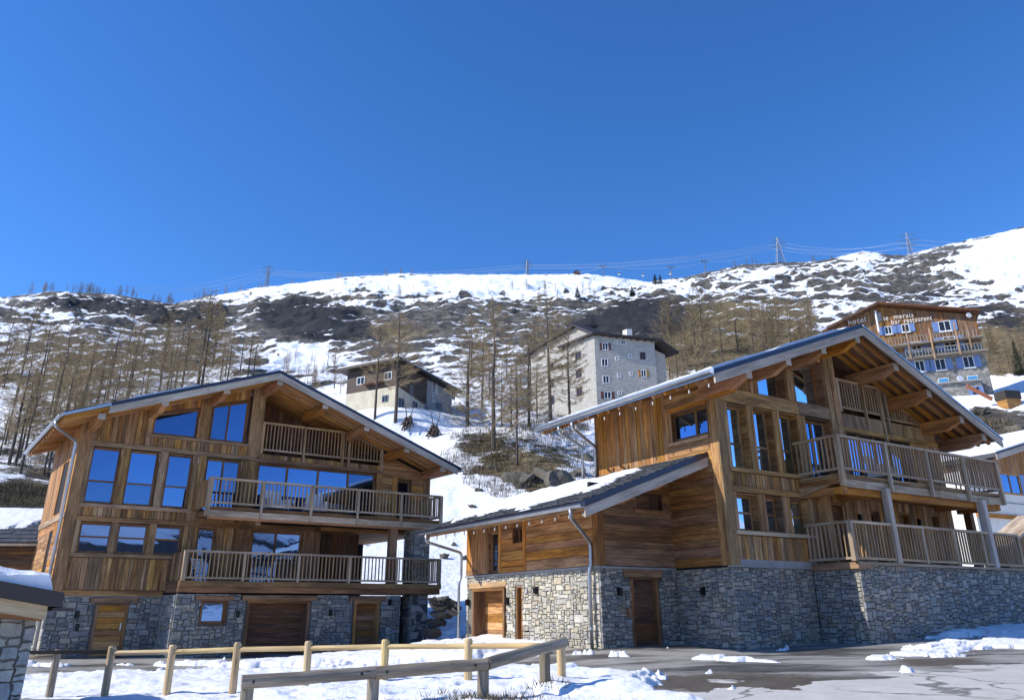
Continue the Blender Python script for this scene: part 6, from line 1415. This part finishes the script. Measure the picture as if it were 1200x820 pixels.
# forest on the left slope
for px, py, s in ((640, 560, 3.4), (668, 552, 3.8), (655, 574, 3.0), (612, 560, 2.6), (684, 536, 2.6)):
    x, y, z, d = find(px, py); boulder(x, y, z - s * .42, s, 'large grey crag in the brown bank behind the wing roof', 'crags of the rocky bank', None, (1.1, .8, 1.15))
def where_tree(px, h):
    q = 'tall' if h > 95 else 'middling' if h > 62 else 'short'
    w = 'at the left picture edge' if px < 45 else 'above the left eave of the left chalet' if px < 110 else 'above the left chalet roof slope' if px < 200 else 'below the snow gully' if px < 262 else 'just left of the left chalet roof ridge'
    return f'{q} bare larch of the slope forest {w}'
GL = 'bare larches of the forest on the left slope'; LL = 'bare larch in the forest on the left slope behind the left chalet'
rg = random.Random(5); n = 0
spots = [(18, 470, 352), (34, 500, 372), (58, 512, 372), (75, 505, 384), (100, 470, 388), (112, 485, 395), (125, 470, 372), (150, 470, 378), (88, 520, 398), (45, 470, 380), (205, 455, 372), (232, 452, 338), (236, 455, 352), (258, 446, 382), (290, 444, 386), (296, 446, 392), (66, 540, 420), (10, 545, 400), (170, 465, 385), (185, 468, 392)]
for px, py, pt in spots: pt += rg.uniform(-4, 4); tree_px(px, py, pt, where_tree(px, py - pt), GL, rg.choice((0, 1, 1, 3, 2)))
while n < 62:
    px, py = rg.uniform(-40, 310), rg.uniform(415, 560)
    if py > 560 - max(0, px - 60) * .45 or rg.random() < .25 and px > 200: continue
    hh = rg.uniform(56, 112) * (.55 + (py - 400) / 160 * .6); tree_px(px, py, py - hh, where_tree(px, hh), GL, rg.choice((0, 1, 2, 3, 4, 4, 2))); n += 1
# right slope, behind the right chalet
GR = 'tawny larches on the knoll behind the right chalet'; LR = 'tawny bare larch on the knoll behind the right chalet'
n = 0
while n < 46:
    px, py = rg.uniform(780, 965), rg.uniform(372, 465)
    if py > 470 - (px - 780) * .28: continue
    tree_px(px, py, py - rg.uniform(34, 78) * (.6 + (py - 372) / 150), f"tawny larch on the knoll {'behind the hotel chimney' if px < 815 else 'above the right chalet gutter' if px < 850 else 'above the right chalet roof' if px < 915 else 'left of the restaurant'}, {'high up' if py < 405 else 'half way up' if py < 432 else 'at its foot'}", GR, rg.choice((2, 4, 4, 0, 2))); n += 1
for px, py, pt in ((826, 420, 332), (928, 385, 350), (1005, 352, 330), (950, 380, 345)): tree_px(px, py, pt, LR, GR, 3)
GR2 = 'bare larches right of the restaurant'
for k in range(14):
    px, py = rg.uniform(1158, 1215), rg.uniform(405, 452); tree_px(px, py, py - rg.uniform(26, 46), 'bare larch on the brown slope right of the restaurant', GR2, rg.choice((2, 4, 0)))
# centre slope round the hotel
GC = 'bare larches between the cream house and the stone hotel'
for k in range(15):
    px, py = rg.uniform(530, 660), rg.uniform(440, 505); tree_px(px, py, py - rg.uniform(50, 95), f"bare larch {'just right of the cream house' if px < 560 else 'half way between cream house and stone hotel' if px < 605 else 'close to the left end of the stone hotel'}, {'upslope' if py < 470 else 'lower down'}", GC, rg.choice((2, 4, 0, 4)))
# small ones on the open snow
GS = 'young larches scattered over the upper snow slopes'; LS = 'small bare larch on the upper snow slope'
for k in range(30):
    px, py = rg.uniform(320, 400), rg.uniform(425, 470); tree_px(px, py, py - rg.uniform(14, 30), f"young bare larch in the snow field {'straight above the left chalet ridge' if px < 345 else 'right of the left chalet ridge' if px < 375 else 'left of the cream house'}, {'upper' if py < 445 else 'lower'} part", 'young larches in the snow field', rg.choice((5, 3, 1)))
for k in range(42):
    px = rg.choice((rg.uniform(590, 720), rg.uniform(800, 990), rg.uniform(400, 600), rg.uniform(600, 640))); py = rg.uniform(336, 366); tree_px(px, py, py - rg.uniform(8, 19), f"small bare larch on the upper snow slope {'above the cream house' if px < 560 else 'above the stone hotel' if px < 725 else 'above the right chalet roof'}, {'near the skyline' if py < 350 else 'below the skyline'}", GS, rg.choice((0, 2, 5, 1)))
GT = 'tiny larches along the skyline'
for lo_, hi_, c in ((20, 60, 6), (62, 110, 14), (115, 160, 7), (165, 196, 8), (218, 232, 3), (255, 300, 5), (320, 420, 6), (440, 480, 4), (845, 900, 4), (960, 1000, 3)):
    for k in range(c):
        px = rg.uniform(lo_, hi_); r = ray(px, 400); h_ = math.hypot(r[0], r[1]); d = rg.uniform(965, 998); x, y = r[0] / h_ * d, r[1] / h_ * d
        tree(x, y, lz(x, y) - 1, rg.uniform(7, 13) * (1.3 if px < 240 else 1), 'tiny bare larch on the skyline ridge', GT, rg.choice((0, 2, 4, 5)))
# dark spruces
rg2 = random.Random(9); tw = []
for b in range(1700):
    f = rg2.random() ** 1.2; z = .6 + f * 9.4; rr_ = (1 - f) * 2.3 * rg2.uniform(.25, 1.05) + .05; an = rg2.uniform(0, 6.283); l = rg2.uniform(.3, .8) * (1.1 - f * .6); x, y = math.cos(an) * rr_, math.sin(an) * rr_; w = l * .3
    tw.append(((x - math.sin(an) * w, y + math.cos(an) * w, z), (x + math.sin(an) * w, y - math.cos(an) * w, z), (x + math.cos(an) * l, y + math.sin(an) * l, z - l * .5)))
SP = thing('spruce_tree', 'x', 'tree'); M().tube([(0, 0, -.5), (0, 0, 9.9)], .16, 6, .02).build('trunk', 'bark', SP); o = bpy.data.objects.new('crown', mesh_tris('crown', tw, 'spruce_needles')); COL.objects.link(o); o.parent = SP
first = True
for px, py, pt, lab in ((768, 333, 321, 'dark green spruce on the saddle of the ridge, left of a close pair'), (774, 333, 322, 'dark green spruce on the saddle of the ridge, right of a close pair'), (741, 347, 335, 'small dark spruce on the snow below the ridge saddle'), (677, 350, 336, 'dark spruce on the snow slope above the stone hotel'), (1005, 307, 301, 'low dark green bush-like spruce on the skyline before the snow dome'), (1197, 440, 398, 'green spruce at the right edge beside the restaurant')):
    x, y, z, d = find(px, py); rr = ray(px, pt); h = rr[2] / math.hypot(rr[0], rr[1]) * d - z; s = max(.3, h / 10)
    wd = s * (1.25 if px < 1100 else .8)
    if first: SP.location = (x, y, z); SP.scale = (wd, wd, s); SP['label'] = lab; first = False
    else: dup(SP, (x, y, z), rg2.uniform(0, 6), (wd, wd, s), lab)
# brush on the banks (nobody could count it)
tw = []
for cx_, cy_, rx, ry, c in ((620, 545, 85, 42, 1100), (560, 530, 40, 28, 350), (20, 585, 55, 18, 700), (1165, 515, 45, 22, 500), (870, 420, 90, 40, 900), (100, 520, 110, 40, 900), (650, 500, 40, 12, 300)):
    for k in range(c):
        a_, q_ = rg.uniform(0, 6.283), math.sqrt(rg.random()); r = ray(cx_ + math.cos(a_) * q_ * rx, cy_ + math.sin(a_) * q_ * ry); h_ = math.hypot(r[0], r[1])
        tw.append((r[0] / h_, r[1] / h_, r[2] / h_))
tw = np.array(tw); Dd = np.geomspace(56, 420, 150)
XX = tw[:, 0:1] * Dd; YY = tw[:, 1:2] * Dd; hit_ = land(XX, YY) > tw[:, 2:3] * Dd; ii = np.where(hit_.any(1), hit_.argmax(1), -1); tris = []
for k, i in enumerate(ii):
    if i < 0: continue
    x, y = XX[k, i], YY[k, i]; z = tw[k, 2] * Dd[i] - .1; s = rg.uniform(.35, 1.1) * (.6 + Dd[i] / 180)
    for _ in range(16):
        a_ = rg.uniform(0, 6.283); e_ = rg.uniform(.15, 1.5); l = s * rg.uniform(.5, 1.2); bx, by = x + rg.uniform(-.7, .7) * s, y + rg.uniform(-.7, .7) * s; w = .022 * (.6 + Dd[i] / 120)
        tris.append(((bx - math.sin(a_) * w, by + math.cos(a_) * w, z), (bx + math.sin(a_) * w, by - math.cos(a_) * w, z), (bx + math.cos(a_) * math.cos(e_) * l, by + math.sin(a_) * math.cos(e_) * l, z + math.sin(e_) * l)))
o = bpy.data.objects.new('brushwood', mesh_tris('brushwood', tris, 'dry_brush')); COL.objects.link(o); tag(o, 'dry brown brushwood covering the rocky banks', 'brushwood', None, 'stuff')
# two bare stumps with roots on the snow shelf below the cream house
for px, py, lab in ((477, 502, 'dark root clump with thin stems in the snow below the cream house, left one'), (508, 512, 'forked dark stump with two stems in the snow below the cream house, right one')):
    x, y, z, d = find(px, py); t = thing('tree_stump', lab, 'stump', (x, y, z)); q = M()
    for k in range(26):
        a_ = rg.uniform(0, 6.28); q.tube([(rg.uniform(-.5, .5), rg.uniform(-.5, .5), rg.uniform(.3, 1.6)), (math.cos(a_) * rg.uniform(.4, 1.2), math.sin(a_) * 1.1, rg.uniform(-.8, .6))], .16, 5, .05)
    q.build('roots', 'bark', t)
    q = M(); q.tube([(0, 0, .6), (-.25, 0, 2.4), (-.7, 0, 4.2)], .10, 6, .03); q.tube([(.1, 0, .6), (.7, 0, 2.6), (.95, .1, 4.6)], .09, 6, .02); q.build('stem', 'bark', t)
# mossy clumps round the foot of the log barrier
tris = []
for px, py, d, c, sp_ in ((566, 806, 12.9, 240, .34), (585, 808, 12.8, 160, .3), (470, 818, 12.3, 120, .4), (640, 786, 13.9, 60, .2), (545, 812, 12.6, 90, .25), (345, 790, 18, 30, .3)):
    b = at(px, py, d)
    for k in range(c):
        x, y = b[0] + rg.gauss(0, sp_), b[1] + rg.gauss(0, sp_ * .5); z = snow_top(x, y) - .03; a_ = rg.uniform(0, 6.28); l = rg.uniform(.05, .16)
        tris.append(((x - .008, y, z), (x + .008, y, z), (x + math.cos(a_) * l * .6, y + math.sin(a_) * l * .6, z + l)))
o = bpy.data.objects.new('dry_grass', mesh_tris('dry_grass', tris, 'dry_brush')); COL.objects.link(o); tag(o, 'tufts of dry grass showing through the snow at the log barrier', 'grass', None, 'stuff')

# ================================================================ pylons, wires, gondola lift on the skyline
def pylon(px, pbase, ptop, d, label, w=.16, kind=0):
    r = ray(px, pbase); h_ = math.hypot(r[0], r[1]); x, y = r[0] / h_ * d, r[1] / h_ * d; z = r[2] / h_ * d
    rt = ray(px, ptop); H_ = rt[2] / math.hypot(rt[0], rt[1]) * d - z; t = thing('pylon', label, 'pylon', (x, y, z), math.atan2(-x, y) + .25, 'power line pylons')
    q = M(); th = .0011 * d * .35; wb = H_ * w
    L = lambda f: wb * (1 - f) ** (1.1) * .5 + .35
    for sx in (-1, 1):
        for sy in (-1, 1): q.beam((sx * L(0), sy * L(0), -2), (sx * L(.72), sy * L(.72), H_ * .72), th, th); q.beam((sx * L(.72), sy * L(.72), H_ * .72), (sx * .4, sy * .4, H_), th, th)
    for k in range(7):
        a, b = k / 9, (k + 1) / 9
        for sy in (-1, 1): q.beam((-L(a), sy * L(a), a * H_), (L(b), sy * L(b), b * H_), th * .7, th * .7); q.beam((L(a), sy * L(a), a * H_), (-L(b), sy * L(b), b * H_), th * .7, th * .7)
    q.build('lattice', 'pylon_steel', t); q = M(); tips = []
    for f, wd in ((.66, .22), (.80, .27), (.93, .18)):
        q.beam((-H_ * wd, 0, f * H_), (H_ * wd, 0, f * H_), th, th); q.beam((-H_ * wd, 0, f * H_), (0, 0, f * H_ + H_ * .06), th * .6, th * .6); q.beam((H_ * wd, 0, f * H_), (0, 0, f * H_ + H_ * .06), th * .6, th * .6)
        c, s = math.cos(t.rotation_euler[2]), math.sin(t.rotation_euler[2]); tips += [(x + sg * H_ * wd * c, y + sg * H_ * wd * s, z + f * H_ - 1.5) for sg in (-1, 1)]
    q.build('crossarm', 'pylon_steel', t); return tips
T1 = pylon(312, 338, 311, 985, 'grey lattice pylon on the skyline above the left chalet')
T2 = pylon(618, 328, 305, 985, 'faint lattice pylon on the skyline above the snow, centre')
T3 = pylon(915, 310, 278, 985, 'tapering lattice pylon on a rocky knob, skyline right of centre', .26)
T4 = pylon(1071, 316, 271, 900, 'largest lattice pylon on the skyline, above the restaurant')
TL = [tuple(np.array(q) + np.array(at(150, 345, 985)) - np.array(at(312, 325, 985))) for q in T1]; TR = [tuple(np.array(q) + np.array(at(1330, 285, 900)) - np.array(at(1071, 295, 900))) for q in T4]
def wire(a, b, sag, label, grp, r=.13):
    a, b = Vector(a), Vector(b); P = [a.lerp(b, k / 24) - Vector((0, 0, 4 * sag * (k / 24) * (1 - k / 24))) for k in range(25)]
    o = M().tube([p - a for p in P], r, 4, None, False).build('power_line', 'wire'); o.location = a; return tag(o, label, 'cable', grp)
for (A_, B_, where) in ((TL, T1, 'running off left from the pylon above the left chalet'), (T1, T2, 'between the left and centre skyline pylons'), (T2, T3, 'between the centre pylon and the tapering pylon'), (T3, T4, 'between the tapering pylon and the largest pylon'), (T4, TR, 'running off right from the largest pylon')):
    for k in (0, 1, 2, 3): wire(A_[k], B_[k], 9, 'thin power line ' + where, 'power lines ' + where)
# gondola lift
def lift_tower(px, pb, pt, label):
    d = 975; a = at(px, pb, d); b = at(px, pt, d); t = thing('lift_tower', label, 'lift tower', tuple(a), 0, 'gondola lift towers'); H_ = b[2] - a[2]
    M().tube([(0, 0, -3), (0, 0, H_)], .7, 8, .5).build('mast', 'pylon_steel', t); M().box((-4, -.4, H_ - .5), (4, .4, H_ + .5)).build('crossarm', 'pylon_steel', t); M().box((-4.6, -2, H_ - .2), (-3.4, 2, H_ + .9)).build('sheave', 'pylon_steel', t); M().box((3.4, -2, H_ - .2), (4.6, 2, H_ + .9)).build('sheave', 'pylon_steel', t); return b
w = [lift_tower(707, 324, 312, 'lift tower on the skyline left of the hanging cabins'), lift_tower(787, 326, 313, 'lift tower on the skyline beside the right cabin'), lift_tower(827, 322, 306, 'lift tower on the skyline, tallest and rightmost')]
for a, b in ((at(675, 318, 975), w[0]), (w[0], w[1]), (w[1], w[2]), (w[2], at(880, 300, 975))): wire(a, b, 3, 'gondola lift cable along the skyline', 'gondola cables', .18)
cab = None
for px, py, lab in ((725.5, 320.5, 'gondola cabin hanging over the ridge, leftmost of three'), (753.5, 322, 'gondola cabin hanging over the ridge, middle of three'), (785.5, 320, 'gondola cabin hanging over the ridge, rightmost, by the tower')):
    q = at(px, py, 972)
    if cab is None:
        cab = thing('gondola_cabin', lab, 'gondola', tuple(q), 0, 'gondola cabins'); M().poly([(-1.3, -1.2, -1.6), (1.3, -1.2, -1.6), (1.6, -1.2, -.4), (1.4, -1.2, 1.2), (.9, -1.2, 1.6), (-.9, -1.2, 1.6), (-1.4, -1.2, 1.2), (-1.6, -1.2, -.4)], (0, 2.4, 0)).build('body', 'gondola_body', cab)
        M().poly([(-1.62, -1.25, -.4), (1.62, -1.25, -.4), (1.42, -1.25, 1.1), (-1.42, -1.25, 1.1)], (0, 2.5, 0)).build('glazing', 'dark_glass', cab); M().tube([(0, 0, 1.6), (.2, 0, 4.2)], .16, 6).build('hanger', 'pylon_steel', cab)
    else: dup(cab, tuple(q), 0, (1, 1, 1), lab)
# ski lift huts on the ridge
q = at(676, 320, 985); t = thing('lift_hut', 'small brown hut on the skyline left of the lift towers', 'hut', (q[0], q[1], q[2] - 3)); M().box((-4, -3, 0), (4, 3, 4)).build('wall', 'red_brown_shutter', t); M().poly([(-4.6, -3.4, 4), (4.6, -3.4, 4), (0, -3.4, 6)], (0, 6.8, 0)).build('roof', 'brown_metal', t)
